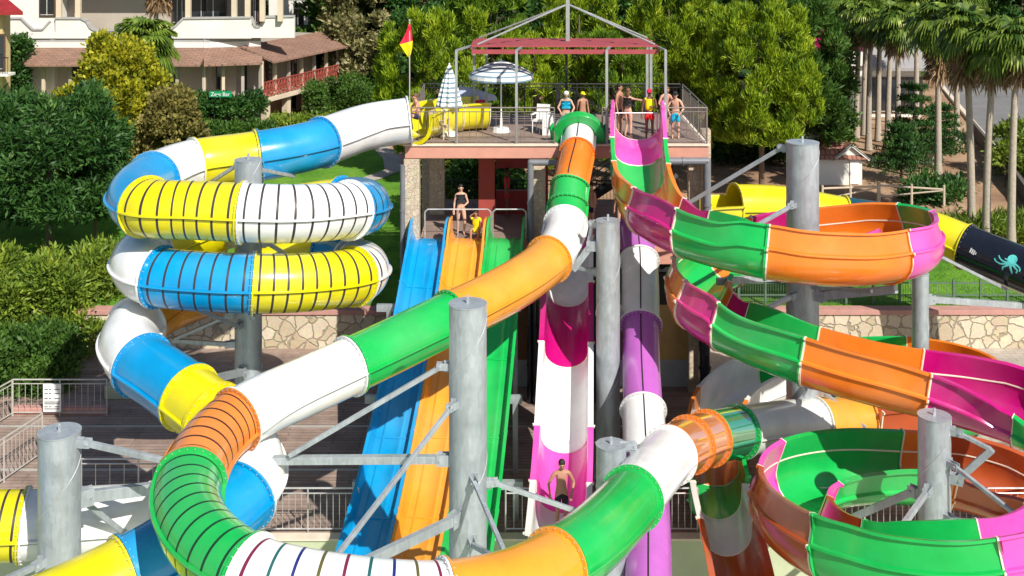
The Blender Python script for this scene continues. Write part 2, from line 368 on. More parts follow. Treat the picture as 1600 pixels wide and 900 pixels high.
def trough_sec(path, t0, t1, prof, col, parent, name='trough_section', joint=True, ends=True):
    outer, inner = prof; mb = MB(); fr = path.frames(t0, t1)
    loop = outer+list(reversed(inner)); mb.sweep(fr, loop, True, False, 0)
    n1 = len(outer); n2 = len(inner); n = n1+n2
    if name == 'trough_section':
        xi = max(x for x, z in inner)
        for sg in (-1, 1): mb.sweep(fr, [(sg*(xi-.012), -.02), (sg*(xi-.022), -.035), (sg*(xi-.022), -.06), (sg*(xi+.005), -.08), (sg*(xi+.01), -.02)], True, True, 1)
    o = mb.build(name, [col, 'cream'], parent, smooth=True)
    if joint:                                          # cream gasket and moulded joint flange at the start
        L = path.length(t0, t1); d = (t1-t0)/max(L, .1)
        def ring(ta, tb, grow, colr, nm):
            ex = []
            for (x, z) in outer:
                l = math.hypot(x, z*.8)+1e-6; ex.append((x*(1+grow/l), z-(grow if z < 0 else 0)+(.012 if z > .3 else 0)))
            inn2 = [(x*.985, z+.006) if z < .3 else (x*.985, z+.016) for x, z in inner]
            m2 = MB(); f2 = [path.fr(ta), path.fr(tb)]; m2.sweep(f2, ex+list(reversed(inn2)), True, False, 0)
            for q, rev in ((0, False), (1, True)):
                pp, aa, bb = f2[q]; vv = [pp+aa*x+bb*z for x, z in ex]+[pp+aa*x+bb*z for x, z in reversed(inn2)]
                # strips between outer and inner ends
                m = len(ex); mi_ = len(inn2)
                for j in range(m-1):
                    jj = n-1-int(j*(mi_-1)/(m-1)) ; j3 = n-1-int((j+1)*(mi_-1)/(m-1))
                    m2.add([vv[j], vv[j+1], vv[j3], vv[jj]], [(0, 1, 2, 3)])
            m2.build(nm, [colr], o, smooth=False)
        ring(t0-.012*d, t0+.028*d, .035, 'cream', 'joint_gasket')
        ring(t1-.045*d, t1-.014*d, .05, col, 'joint_flange')
    return o
TP = trough_prof(.84, .52, .86)
TP2 = trough_prof(.74, .62, .66)
for (a, b, c) in [(32.5,33.9,'brown'),(33.9,35.5,'green'),(35.5,37.3,'orange'),(37.3,39.5,'green'),(39.5,40.9,'white'),(40.9,42.2,'orange'),(42.2,42.9,'green')]:
    trough_sec(p2, a, b, TP2, c, sl2, 'runout_trough')
CP = chute_prof(.66)
for (a, b, c) in [(42.9,43.55,'silver'),(43.55,45,'brown')]:
    trough_sec(p2, a, b, chute_prof(.62), c, sl2, 'runout_chute')
# --- open bowl trough slide on the right
s6 = [(996,184,9.66),(997,208,9.36),(998,250,8.66),(1001,285,8.15),(1012,318,7.85),(1045,343,7.7),(1090,360,7.6),(1140,374,7.52),(1200,387,7.44),(1290,397,7.3),
 (1370,395,7.18),(1413,387,7.05),(1428,375,6.9),(1408,366,6.75),(1360,364,6.6),(1290,368,6.4),(1210,380,6.15),(1140,400,5.95),(1098,425,5.75),(1086,455,5.55),
 (1110,485,5.35),(1165,513,5.15),(1250,546,4.93),(1350,575,4.7),(1440,596,4.5),(1530,618,4.28),(1620,650,4.05),(1690,700,3.85),(1715,765,3.6),(1680,830,3.4),
 (1600,862,3.2),(1500,872,3.0),(1400,868,2.8),(1310,850,2.6),(1248,815,2.4),(1230,778,2.2),(1258,748,2.0),(1330,732,1.82),(1430,732,1.68),(1530,748,1.5),(1620,785,1.3),(1720,835,1.1)]
p6 = Path([PZ(*q) for q in s6], bank=R(20))
sl6 = empty('spiral_trough_slide', (9, 35, 0), 'open pink, green and orange spiral slide winding down around the columns on the right', 'water slide')
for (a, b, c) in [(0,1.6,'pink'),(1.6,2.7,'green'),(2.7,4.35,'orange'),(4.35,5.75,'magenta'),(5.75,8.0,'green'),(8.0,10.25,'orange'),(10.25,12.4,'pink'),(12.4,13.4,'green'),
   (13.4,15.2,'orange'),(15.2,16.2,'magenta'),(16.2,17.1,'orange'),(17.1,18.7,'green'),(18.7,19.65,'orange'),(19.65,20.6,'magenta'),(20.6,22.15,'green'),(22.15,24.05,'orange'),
   (24.05,25.75,'magenta'),(25.75,27.5,'green'),(27.5,28.5,'orange'),(28.5,30.5,'pink'),(30.5,33.05,'green'),(33.05,34.8,'brown'),(34.8,35.95,'pink'),(35.95,37.95,'green'),  # brown piece is orange with its outer shade put into the colour
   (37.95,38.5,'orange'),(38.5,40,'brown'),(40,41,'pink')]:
    trough_sec(p6, a, b, TP, c, sl6)
# raised entry walls of the pink start
for sg in (-1, 1):
    mb = MB(); fr = p6.frames(0, .5)
    pr = [(sg*.80, .45), (sg*.92, .45), (sg*.92, .66), (sg*.80, .66)]
    if sg < 0: pr.reverse()
    mb.sweep(fr, pr, True, True); mb.build('entry_wall', 'pink', sl6, bevel=.03)
# --- magenta and white open chute
s3 = [(890,356,6.0),(888,420,4.95),(886,500,3.95),(884,580,3.05),(882,650,2.3),(880,720,1.65),(876,790,1.12),(872,860,.85)]
p3 = Path([PZ(*q) for q in s3])
sl3 = empty('straight_chute_slide', (1.8, 34, 0), 'steep straight open chute in magenta and white left of the middle column', 'water slide')
for (a, b, c) in [(0,.35,'pink'),(.35,1.45,'white'),(1.45,2.62,'magenta'),(2.62,4.45,'white'),(4.45,5.75,'pink'),(5.75,7,'silver')]:
    trough_sec(p3, a, b, CP, c, sl3, 'chute_section')
# --- purple tube
s5 = [(993,358,6.0),(1000,420,5.2),(1001,500,4.1),(1002,580,3.2),(1006,660,2.45),(1010,740,1.8),(1013,820,1.25),(1013,900,.8),(1013,980,.4)]
p5 = Path([PZ(*q) for q in s5])
sl5 = empty('purple_tube_slide', (4, 34, 0), 'steep purple and white tube slide with a dark seam line right of the middle column', 'water slide')
for (a, b, c) in [(0,.8,'purple'),(.8,2.1,'white'),(2.1,3.75,'purple'),(3.75,4.8,'white'),(4.8,8,'purple')]:
    rr = .60 if c == 'white' else .565
    o = tube_sec(p5, a, b, rr, c, sl5, 0, seam=False); seam_top(p5, a, b, rr, o)
# --- yellow and black octopus tube
p7 = Path([P(1085,326,42.3),P(1150,322,42.6),P(1230,325,43.1),P(1310,340,43.4),P(1380,350,43.4),P(1450,362,43.0),P(1520,390,42),P(1600,422,40.5),P(1680,455,39),P(1760,490,37.5)])
sl7 = empty('octopus_tube_slide', (15, 42, 0), 'yellow and black tube slide with a teal octopus emblem leaving the tower to the right', 'water slide')
for (a, b, c) in [(.95,2.2,'yellow'),(2.2,3.1,'yellow'),(3.1,4.3,'teal'),(4.3,5.85,'yellow'),(5.85,7.35,'black'),(7.35,9,'yellow')]:
    tube_sec(p7, a, b, .80, c, sl7)
trough_sec(p7, 0, .95, trough_prof(.9,.2,.8,False), 'yellow', sl7, 'entry_trough')
M['octopus'] = mat('octopus_teal', (.12,.62,.60), .4, 0, 0)
def decal(path, polys, r, mname, nm, parent, t0, dt, a0, da):    # polys in unit square mapped on the tube skin
    mb = MB()
    for pl in polys:
        n = len(pl)
        for rr in (r+.006, r+.014):
            vs = []
            for (u, v) in pl:
                p, a, b = path.fr(t0+u*dt); an = a0+v*da; vs.append(p+a*math.cos(an)*rr+b*math.sin(an)*rr)
            mb.add(vs, [tuple(range(n))])
        k = len(mb.v)-2*n
        for j in range(n): mb.f.append((k+j, k+(j+1) % n, k+n+(j+1) % n, k+n+j)); mb.mi.append(0)
    return mb.build(nm, [mname], parent)
def ribbon(pts, w0, w1):
    out = []; n = len(pts)
    for i in range(n-1):
        (x0, y0), (x1, y1) = pts[i], pts[i+1]; d = math.hypot(x1-x0, y1-y0)+1e-9
        nx, ny = -(y1-y0)/d, (x1-x0)/d; wa = w0+(w1-w0)*i/(n-1); wb = w0+(w1-w0)*(i+1)/(n-1)
        out.append([(x0+nx*wa, y0+ny*wa), (x1+nx*wb, y1+ny*wb), (x1-nx*wb, y1-ny*wb), (x0-nx*wa, y0-ny*wa)])
    return out
octo = [[(.62+.16*math.cos(R(a)), .70+.26*math.sin(R(a))) for a in range(0, 360, 20)]]
for pts in ([(.60,.55),(.50,.45),(.34,.44),(.22,.52),(.16,.64)], [(.60,.5),(.46,.36),(.30,.26),(.12,.30),(.06,.42)], [(.62,.5),(.52,.3),(.40,.16),(.40,.02)],
            [(.64,.5),(.64,.3),(.70,.14),(.74,.02)], [(.68,.52),(.78,.36),(.90,.28),(.88,.12)], [(.70,.56),(.84,.50),(.96,.42),(.98,.26)], [(.52,.62),(.44,.58),(.38,.62)]):
    octo += ribbon(pts, .05, .018)
decal(p7, octo, .80, 'octopus', 'octopus_emblem', sl7, 6.60, .55, .02, .85)
marks = [[(x, .1+dy), (x+.13, .1+dy), (x+.19, .8+dy), (x+.06, .8+dy)] for x, dy in ((.0,.15),(.2,.05),(.4,0))]+[[(.62,.25),(.72,.25),(.76,.6),(.66,.6)]]
decal(p7, marks, .80, 'whitecloth', 'stripe_mark', sl7, 6.12, .2, .12, .3)
# --- three lane mat slide
sl4 = empty('three_lane_slide', (-2.2, 30, 0), 'straight three lane slide in blue, orange and green below the left of the deck', 'water slide')
zp = [(40.2,5.45),(39.6,5.45),(39.0,5.22),(38.0,4.55),(36.8,3.72),(35.4,2.95),(34.0,2.2),(32.6,1.55),(31.2,.98),(29.8,.55),(28.4,.25),(27.2,.12)]
def zprof(Y):
    for (a, za), (b, zb) in zip(zp[:-1], zp[1:]):
        if b <= Y <= a: return zb+(za-zb)*(Y-b)/(a-b)
    return zp[-1][1]
for i, (X0, c) in enumerate([(-2.83, 'blue'), (-1.50, 'amber'), (-.17, 'green')]):
    pts = [Vector((X0-.085*(40.2-Y), Y, z+.35)) for Y, z in zp]
    pth = Path(pts); h = .30; wI = .53
    outer = [(.66, h-.33), (.66, h-.37), (.60, -.30), (.58, -.42), (-.58, -.42), (-.60, -.30), (-.66, h-.37), (-.66, h-.33)]
    inner = [(.57, h-.33), (.53, -.18), (.47, -.33), (.30, -.35), (.27, -.325), (.22, -.325), (.19, -.35), (-.19, -.35), (-.22, -.325), (-.27, -.325), (-.30, -.35), (-.47, -.33), (-.53, -.18), (-.57, h-.33)]
    mb = MB(); fr = pth.frames(0, 11); mb.sweep(fr, outer+list(reversed(inner)), True, False)
    lane = mb.build('slide_lane', 'orange' if c == 'amber' else c, sl4, smooth=True)
    if c == 'amber': lane.data.materials[0] = M['amber']
    for sg in (-1, 1):                                # tall ears at the start
        m2 = MB(); pr = [(sg*.57, -.1), (sg*.645, -.1), (sg*.645, .50), (sg*.57, .50)]
        fr2 = pth.frames(0, 2.2, .2); n = len(fr2); vs = []
        for q, (p, a, b) in enumerate(fr2):
            k = max(0, (q/(n-1)-.3)/.7); hh = .42*(1-k)-.03*k
            vs += [p+a*sg*.57-b*.1, p+a*sg*.648-b*.1, p+a*sg*.648+b*hh, p+a*sg*.57+b*hh]
        fs = [(4*q+j, 4*q+(j+1) % 4, 4*q+4+(j+1) % 4, 4*q+4+j) for q in range(n-1) for j in range(4)]+[(3,2,1,0), tuple(4*n-4+j for j in range(4))]
        m2.add(vs, fs); m2.build('lane_ear', c, lane, bevel=.015)
    for t in (3.2, 5.0, 6.8, 8.6):                    # cross joints
        m3 = MB(); m3.sweep(pth.frames(t, t+.03, .03), [(.675, h-.32), (.675, h-.38), (.61, -.43), (-.61, -.43), (-.675, h-.38), (-.675, h-.32), (-.56, h-.322), (-.52, -.175), (-.46, -.322), (.46, -.322), (.52, -.175), (.56, h-.322)], True, True)
        m3.build('lane_joint', c, lane)
for Y in (37.5, 34.5, 31.8):
    mb = MB(); z = zprof(Y)-.1
    mb.box((-4.4, Y-.08, z-.28), (.3, Y+.08, z-.06))
    for X in (-4.0, -1.7, .1): mb.box((X-.08, Y-.08, 0), (X+.08, Y+.08, z-.28))
    mb.build('support_frame', 'galv', sl4)
# ------------------------------------------------------------ steel columns with arms
def column(px, pyt, Y, r, zb, label, arms=(), lug=True):
    top = P(px, pyt, Y); x, z = top.x, top.z
    e = empty('steel_column', (x, Y, zb), label, 'column', 'galvanised columns carrying the slides')
    mb = MB(); mb.cyl((x, Y, zb), (x, Y, z), r, n=40)
    c = mb.build('column_tube', 'galv', e, smooth=True)
    mb = MB(); mb.cyl((x, Y, z), (x, Y, z+.025), r+.012, n=40); mb.build('top_cap', 'galv', e, smooth=True)
    mb = MB(); mb.box((x-.03, Y-.015, z+.02), (x+.03, Y+.015, z+.2)); mb.cyl((x, Y-.03, z+.15), (x, Y+.03, z+.15), .03, n=8); mb.build('lifting_lug', 'galv', e)
    mb = MB()                                        # spiral weld
    n = 160; H = z-zb; turns = H/3.2; pts = []
    for i in range(n+1):
        t = turns*2*math.pi*i/n; pts.append(Vector((x+(r+.003)*math.cos(t), Y+(r+.003)*math.sin(t), zb+H*i/n)))
    mb.path(pts, .009, 5); mb.build('spiral_weld', 'steel', e)
    mb = MB(); mb.cyl((x, Y, zb), (x, Y, zb+.05), r+.22, n=30)
    for i in range(10):
        t = i*2*math.pi/10; mb.cyl((x+(r+.14)*math.cos(t), Y+(r+.14)*math.sin(t), zb+.05), (x+(r+.14)*math.cos(t), Y+(r+.14)*math.sin(t), zb+.12), .03, n=6)
    mb.build('base_flange', 'galv', e)
    for (a, b, w_, *h_) in arms:
        a = Vector(a); b = Vector(b); h = h_[0] if h_ else w_
        q = Vector((x, Y, a.z)); d = (Vector((b.x, b.y, 0))-Vector((x, Y, 0))).normalized()
        st = q+d*(r-.02)                             # arm leaves the tube on the side of its target
        m2 = MB()
        st2 = q+d*(r+.16)
        m2.bar(st2, b, w_, h)
        m2.build('arm', 'galv', e, bevel=.008)
        m2 = MB(); sd = Vector((-d.y, d.x, 0))
        m2.box((-1,-1,-1), (-1,-1,-1)) if False else None
        for s_ in (-1, 1):
            c0 = st+sd*s_*(w_*.5+.015); c1 = st2+d*.12+sd*s_*(w_*.5+.015); m2.bar(c0, c1, .02, max(.16, h*1.5))
        m2.bar(st+d*.0-Vector((0,0,.13)), st+d*.0+Vector((0,0,.13)), w_+.16, .03)
        m2.cyl(st2+d*.05-sd*(w_*.5+.05), st2+d*.05+sd*(w_*.5+.05), .03, n=8)
        m2.build('bracket', 'galv', e)
    return e
def near(path, px, py):                                # closest path point seen at this pixel
    best = None
    for q in path.p:
        x = q.x*FPX/q.y+800; y = (CH-q.z)*FPX/q.y+YH; d = (x-px)**2+(y-py)**2
        if best is None or d < best[0]: best = (d, q)
    return best[1].copy()
def under(path, px, py, r, side=0): q = near(path, px, py); return q+Vector((side, 0, -r))
column(93, 675, 25.9, .46, -2, 'thick grey steel column at the lower left, its top standing just before the white tube', [
    (P(125,690,25.9), P(268,722,25.6), .12), (P(130,800,25.9), under(p1,240,800,.8)+Vector((.2,0,-.3)), .12), (P(128,788,25.9), P(246,762,27.2), .16, .26),
    (P(75,862,25.9), P(10,905,24.6), .12)])
column(731, 475, 26, .425, -2, 'tall grey steel column in the middle, its top beside the green tube', [
    (P(700,718,26), P(384,719,26.2), .17, .17), (P(700,572,26), P(452,712,26.0), .10), (P(706,622,26), P(508,892,22.4), .09), (P(715,795,26), P(560,884,22.6), .15, .2),
    (P(745,735,26), P(787,860,23.2), .09), (P(772,758,26), P(905,800,26.6), .10), (P(745,830,26), P(768,868,23.4), .1)])
column(388, 250, 34, .395, 0, 'steel column inside the coils of the blue, yellow and white tube', [
    (P(375,535,34), P(268,532,33.4), .12), (P(375,570,34), P(300,600,29.6), .16, .2), (P(370,500,34), under(p1,310,436,.8), .1), (P(380,400,34), under(p1,400,440,.85)-Vector((0,0,.1)), .12),
    (P(365,262,34), under(p1,310,262,.8), .1), (P(410,270,34), near(p1,463,233)-Vector((0,.3,.8)), .1), (P(410,382,34), near(p1,545,380)-Vector((0,0,.85)), .12), (P(345,490,34), P(272,530,33.4), .09)])
column(950, 345, 34.5, .355, 0, 'slim steel column between the magenta chute and the purple tube', [
    (P(940,385,34.5), near(p2,876,400)+Vector((.5,-.2,-.5)), .15, .2), (P(940,428,34.5), near(p2,880,392)+Vector((.6,0,-.6)), .1), (P(935,352,34.5), P(918,392,34.8), .1), (P(965,470,34.5), near(p5,1000,500)+Vector((-.5,0,0)), .1)])
column(955, 695, 28, .365, -2, 'shorter steel column whose top stands just left of the white tube above the green one', [
    (P(978,700,28), near(p2,1010,730)+Vector((-.5,0,-.3)), .1), (P(975,770,28), near(p2,985,785)+Vector((-.1,0,-.7)), .14)])
column(1254, 223, 35.2, .49, 0, 'very thick and tall grey steel column inside the upper turns of the spiral trough', [
    (P(1228,234,35.2), P(1068,322,37.0), .13), (P(1226,316,35.2), P(1183,352,33.4), .1), (P(1226,455,35.2), P(1182,490,33.2), .12), (P(1280,455,35.2), P(1400,452,33.0), .16, .22),
    (P(1280,440,35.2), P(1362,455,32.6), .1), (P(1225,430,35.2), P(1120,440,34.5), .14, .2), (P(1290,590,35.2), near(p6,1330,570)-Vector((0,0,.8)), .12), (P(1295,610,35.2), P(1352,668,34.6), .12)])
column(1460, 650, 28.3, .39, -2, 'grey steel column at the lower right inside the lowest turn of the spiral trough', [
    (P(1485,668,28.3), P(1548,702,27.6), .09), (P(1485,740,28.3), P(1550,702,27.6), .14, .16), (P(1485,714,28.3), P(1592,808,26.4), .09), (P(1440,755,28.3), P(1400,836,26.2), .12),
    (P(1485,800,28.3), P(1565,822,26.5), .14, .2), (P(1440,780,28.3), P(1325,812,30.0), .12, .18)])
column(1438, 428, 38.4, .27, 0, 'thin grey steel column behind the right end of the upper spiral turn', [
    (P(1452,470,38.4), P(1640,480,40.2), .16, .2), (P(1452,395,38.4), P(1572,452,40.5), .1)])
# ------------------------------------------------------------ slide tower
M['plaster'] = mat('salmon_plaster', (.56, .27, .20), .8, 0, .12, 2, bump=.2, bscale=30)
M['plasterdark'] = mat('red_plaster', (.34, .055, .04), .8, 0, .15, 2)
M['creamcoat'] = mat('cream_coping', (.70, .60, .48), .7)
def stonemat(name, c1, c2, sc, mort=(.30,.26,.20), w_=.06, bumpS=.6):
    m = bpy.data.materials.new(name); m.use_nodes = True; t = m.node_tree; b = t.nodes['Principled BSDF']; b.inputs['Roughness'].default_value = .85
    tc = t.nodes.new('ShaderNodeTexCoord'); v = t.nodes.new('ShaderNodeTexVoronoi'); v.feature = 'DISTANCE_TO_EDGE'; v.inputs['Scale'].default_value = sc
    v2 = t.nodes.new('ShaderNodeTexVoronoi'); v2.inputs['Scale'].default_value = sc
    nz = t.nodes.new('ShaderNodeTexNoise'); nz.inputs['Scale'].default_value = 9; nz.inputs['Detail'].default_value = 6
    for q in (v, v2, nz): t.links.new(tc.outputs['Object'], q.inputs['Vector'])
    dn = t.nodes.new('ShaderNodeTexNoise'); dn.inputs['Scale'].default_value = sc*1.6; dn.inputs['Detail'].default_value = 3; t.links.new(tc.outputs['Object'], dn.inputs['Vector']); dm = t.nodes.new('ShaderNodeVectorMath'); dm.operation = 'MULTIPLY_ADD'; k_ = .45/sc; dm.inputs[1].default_value = (k_, k_, k_); t.links.new(dn.outputs['Color'], dm.inputs[0]); t.links.new(tc.outputs['Object'], dm.inputs[2]); t.links.new(dm.outputs[0], v.inputs['Vector']); t.links.new(dm.outputs[0], v2.inputs['Vector'])
    r = t.nodes.new('ShaderNodeMapRange'); r.inputs[1].default_value = w_*.4; r.inputs[2].default_value = w_; t.links.new(v.outputs['Distance'], r.inputs[0])
    c = t.nodes.new('ShaderNodeMix'); c.data_type = 'RGBA'; c.inputs[6].default_value = (*c1, 1); c.inputs[7].default_value = (*c2, 1)
    sep = t.nodes.new('ShaderNodeSeparateColor'); t.links.new(v2.outputs['Color'], sep.inputs[0]); t.links.new(sep.outputs[0], c.inputs[0])
    c3 = t.nodes.new('ShaderNodeMix'); c3.data_type = 'RGBA'; c3.blend_type = 'MULTIPLY'; c3.inputs[0].default_value = .5; t.links.new(c.outputs[2], c3.inputs[6]); t.links.new(nz.outputs['Color'], c3.inputs[7])
    c2_ = t.nodes.new('ShaderNodeMix'); c2_.data_type = 'RGBA'; c2_.inputs[6].default_value = (*mort, 1); t.links.new(r.outputs[0], c2_.inputs[0]); t.links.new(c3.outputs[2], c2_.inputs[7])
    t.links.new(c2_.outputs[2], b.inputs['Base Color'])
    bp = t.nodes.new('ShaderNodeBump'); bp.inputs['Strength'].default_value = bumpS; bp.inputs['Distance'].default_value = .04
    t.links.new(r.outputs[0], bp.inputs['Height']); t.links.new(bp.outputs[0], b.inputs['Normal']); return m
M['stonecol'] = stonemat('stone_cladding', (.66,.53,.39), (.78,.66,.50), 7, (.34,.29,.22), .05, .5)
M['stonewall'] = stonemat('fieldstone', (.62,.50,.34), (.85,.74,.56), 1.9, (.33,.28,.20), .055, .8)
def brickmat(name, c1, c2, mort, sx, sy, bw=.5, rh=.25, off=.5, msz=.015, rough=.7, axes='xz', nz=.25):
    m = bpy.data.materials.new(name); m.use_nodes = True; t = m.node_tree; b = t.nodes['Principled BSDF']; b.inputs['Roughness'].default_value = rough
    tc = t.nodes.new('ShaderNodeTexCoord'); mp = t.nodes.new('ShaderNodeMapping')
    if axes == 'xz': mp.inputs['Rotation'].default_value = (R(90), 0, 0)
    mp.inputs['Scale'].default_value = (sx, sx, sx) ; t.links.new(tc.outputs['Object'], mp.inputs[0])
    br = t.nodes.new('ShaderNodeTexBrick'); br.inputs['Scale'].default_value = 1; br.inputs['Brick Width'].default_value = bw; br.inputs['Row Height'].default_value = rh
    br.offset = off; br.inputs['Mortar Size'].default_value = msz; br.inputs['Color1'].default_value = (*c1, 1); br.inputs['Color2'].default_value = (*c2, 1); br.inputs['Mortar'].default_value = (*mort, 1)
    t.links.new(mp.outputs[0], br.inputs['Vector'])
    n = t.nodes.new('ShaderNodeTexNoise'); n.inputs['Scale'].default_value = 1.3; n.inputs['Detail'].default_value = 8; n.inputs['Roughness'].default_value = .7; t.links.new(tc.outputs['Object'], n.inputs['Vector'])
    r = t.nodes.new('ShaderNodeMapRange'); r.inputs[1].default_value = .3; r.inputs[2].default_value = .7; r.inputs[3].default_value = 1-nz; r.inputs[4].default_value = 1+nz; t.links.new(n.outputs[0], r.inputs[0])
    s_ = t.nodes.new('ShaderNodeVectorMath'); s_.operation = 'SCALE'; t.links.new(br.outputs['Color'], s_.inputs[0]); t.links.new(r.outputs[0], s_.inputs['Scale']); t.links.new(s_.outputs[0], b.inputs['Base Color'])
    bp = t.nodes.new('ShaderNodeBump'); bp.inputs['Strength'].default_value = .3; bp.inputs['Distance'].default_value = .01; bp.invert = True; t.links.new(br.outputs['Fac'], bp.inputs['Height']); t.links.new(bp.outputs[0], b.inputs['Normal'])
    return m
M['coping'] = mat('pink_coping', (.50,.26,.22), .8, 0, .15, 3)
M['deckwood'] = brickmat('deck_planks', (.30,.22,.18), (.24,.17,.14), (.07,.05,.04), 1, 1, 3.0, .16, .4, .008, .75, 'xy')
M['terrace'] = brickmat('terrace_planks', (.34,.25,.205), (.26,.185,.15), (.09,.065,.05), 1, 1, 2.4, .20, .37, .010, .75, 'xy', .35)
M['ochre'] = mat('ochre_wall', (.55,.34,.13), .85, 0, .15, 1.5); M['greybase'] = mat('grey_base', (.42,.44,.46), .8, 0, .15, 1.5)
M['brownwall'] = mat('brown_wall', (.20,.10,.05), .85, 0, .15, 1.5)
ZD = 8.78; ZM = 5.38; XL = -3.72; XR = 6.82; YF = 40.0; YB = 46.2
tw = empty('slide_tower', (1.5, 43, 0), 'open two storey slide tower with salmon deck edge and stone columns in the centre', 'tower')
mb = MB(); mb.box((XL, YF, ZD-.50), (XR, YB, ZD-.06)); mb.build('deck_slab', 'plaster', tw, bevel=.02)
mb = MB(); mb.box((XL-.06, YF-.06, ZD-.06), (XR+.06, YB+.06, ZD+.0)); mb.build('deck_coping', 'creamcoat', tw)
mb = MB(); mb.box((XL+.15, YF+.15, ZD+.0), (XR-.15, YB-.1, ZD+.02)); mb.build('deck_floor', 'deckwood', tw)
for X0, X1, Y0, Y1, z0, z1, m_ in [(XL-.03, XL+.50, YF-.03, YF+.5, 0, ZD-.52, 'stonecol'), (GX(672,44), GX(695,44), 43.7, 44.2, 0, ZD-.52, 'stonecol'),
      (GX(826,40.5), GX(852,40.5), 40.3, 40.85, 0, ZD-.52, 'stonecol'), (GX(748,42), GX(773,42), 41.8, 42.3, 0, ZD-.52, 'plasterdark'),
      (GX(1075,40.6), GX(1092,40.6), 40.4, 40.8, 0, ZD-.52, 'stonecol'), (GX(1095,40.2)+.02, XR+.02, YF+.0, YF+.45, 0, ZD-.52, 'stonecol'), (GX(1094,46), GX(1108,46), 45.6, 46.1, 0, ZD-.52, 'stonecol'),
      (GX(660,46), GX(672,46), 45.7, 46.1, 0, ZD-.52, 'stonecol'), (GX(840,46), GX(856,46), 45.7, 46.1, 0, ZD-.52, 'plasterdark')]:
    mb = MB(); mb.box((X0, Y0, z0), (X1, Y1, z1)); mb.build('pillar', m_, tw)
mb = MB(); mb.box((XL+.5, YF+.25, ZM-.32), (XR-.4, YB, ZM)); mb.build('mid_floor', 'plaster', tw)
mb = MB(); mb.box((XL+.55, YF+.3, ZM), (XR-.45, YB-.1, ZM+.015)); mb.build('mid_floor_planks', 'deckwood', tw)
mb = MB(); mb.box((GX(1003,39.6), 39.5, 4.75), (GX(1062,39.6), 40.2, 5.15)); mb.build('landing_beam', 'plaster', tw, bevel=.02)
# red room behind, walls of the lower storey
mb = MB(); mb.box((GX(775,44), 43.8, ZM+1.75), (GX(850,44), 44.05, ZM+2.1)); mb.box((GX(775,44), 43.8, ZM), (GX(850,44), 44.0, ZM+.9)); mb.build('red_screen', 'red', tw)
for X0, X1, z0, z1, m_ in [(-3.2, 1.0, .95, 2.9, 'brownwall'), (3.6, 5.1, .95, 2.9, 'brownwall'), (5.1, 6.5, .95, 2.9, 'ochre'), (-3.2, 6.5, 0, .95, 'greybase'), (-3.2, 6.5, 2.9, 4.0, 'darksteel')]:  # the dark top band is shadow painted onto the wall
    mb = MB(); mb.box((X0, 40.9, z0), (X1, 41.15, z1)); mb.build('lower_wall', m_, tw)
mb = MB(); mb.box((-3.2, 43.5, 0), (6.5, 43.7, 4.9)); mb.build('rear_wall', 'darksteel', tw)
def pipe(pts, r, m_='pipe', nm='drain_pipe', parent=tw):
    mb = MB(); mb.path([Vector(p) for p in pts], r, 12)
    for p in pts[1:-1]: mb.ball(p, r*1.02)
    for a, b in zip(pts[:-1], pts[1:]):
        a = Vector(a); b = Vector(b); n = int((b-a).length/1.6)
        for i in range(1, n+1):
            q = a.lerp(b, i/(n+1)); d = (b-a).normalized(); mb.cyl(q-d*.04, q+d*.04, r*1.18, n=12)
    return mb.build(nm, m_, parent, smooth=True)
pipe([P(629,258,39.9), P(629,900,39.9)+Vector((0,0,3.2))], .09)
pipe([P(880,254,39.8), P(829,254,39.8), (GX(829,39.8), 39.8, 5.4)], .11); pipe([P(1030,252,39.8), P(1105,252,39.8), (GX(1105,39.8), 39.8, 5.2)], .13)
pipe([(GX(836,39.6), 39.6, 5.2), (GX(836,39.6), 39.6, .0)], .15, 'black', 'dark_pipe'); pipe([(GX(827,39.6), 39.5, 5.2), (GX(827,39.6), 39.5, .0)], .08, 'black', 'dark_pipe')
pipe([(GX(1101,39), 39, 4.2), (GX(1101,39), 39, 0)], .19, 'black', 'dark_pipe'); pipe([(GX(930,39.6), 39.6, 5.2), (GX(930,39.6), 39.6, .0)], .12, 'darksteel', 'dark_pipe')
# zigzag service stair behind
st = empty('steel_stair', (3.4, 47.2, 0), 'dark zigzag steel stair behind the tower', 'stair')
for k_, (z0, z1, d) in enumerate([(0, 2.2, 1), (2.2, 4.4, -1), (4.4, 6.6, 1), (6.6, 8.78, -1)]):
    xa, xb = (2.0, 5.4) if d > 0 else (5.4, 2.0); y = 46.9+(.9 if k_ % 2 else 0)
    mb = MB()
    for i in range(11):
        t = i/11; X = xa+(xb-xa)*t; z = z0+(z1-z0)*(i+1)/11; mb.box((X, y, z-.03), (X+(xb-xa)/11*1.05, y+.8, z))
    mb.build('stair_tread', 'darksteel', st)
    mb = MB()
    for yy in (y, y+.8):
        mb.bar((xa, yy, z0), (xb, yy, z1), .05, .22); mb.bar((xa, yy, z0+1.0), (xb, yy, z1+1.0), .04); mb.bar((xa, yy, z0+.55), (xb, yy, z1+.55), .03)
        for i in range(12): t = i/11; mb.bar((xa+(xb-xa)*t, yy, z0+(z1-z0)*t), (xa+(xb-xa)*t, yy, z0+(z1-z0)*t+1.0), .02)
    mb.build('stair_rail', 'darksteel', st)
for X in (1.9, 5.6):
    mb = MB()
    for Y in (46.8, 48.7): mb.box((X-.05, Y-.05, 0), (X+.05, Y+.05, 9.7))
    mb.build('stair_post', 'darksteel', st)
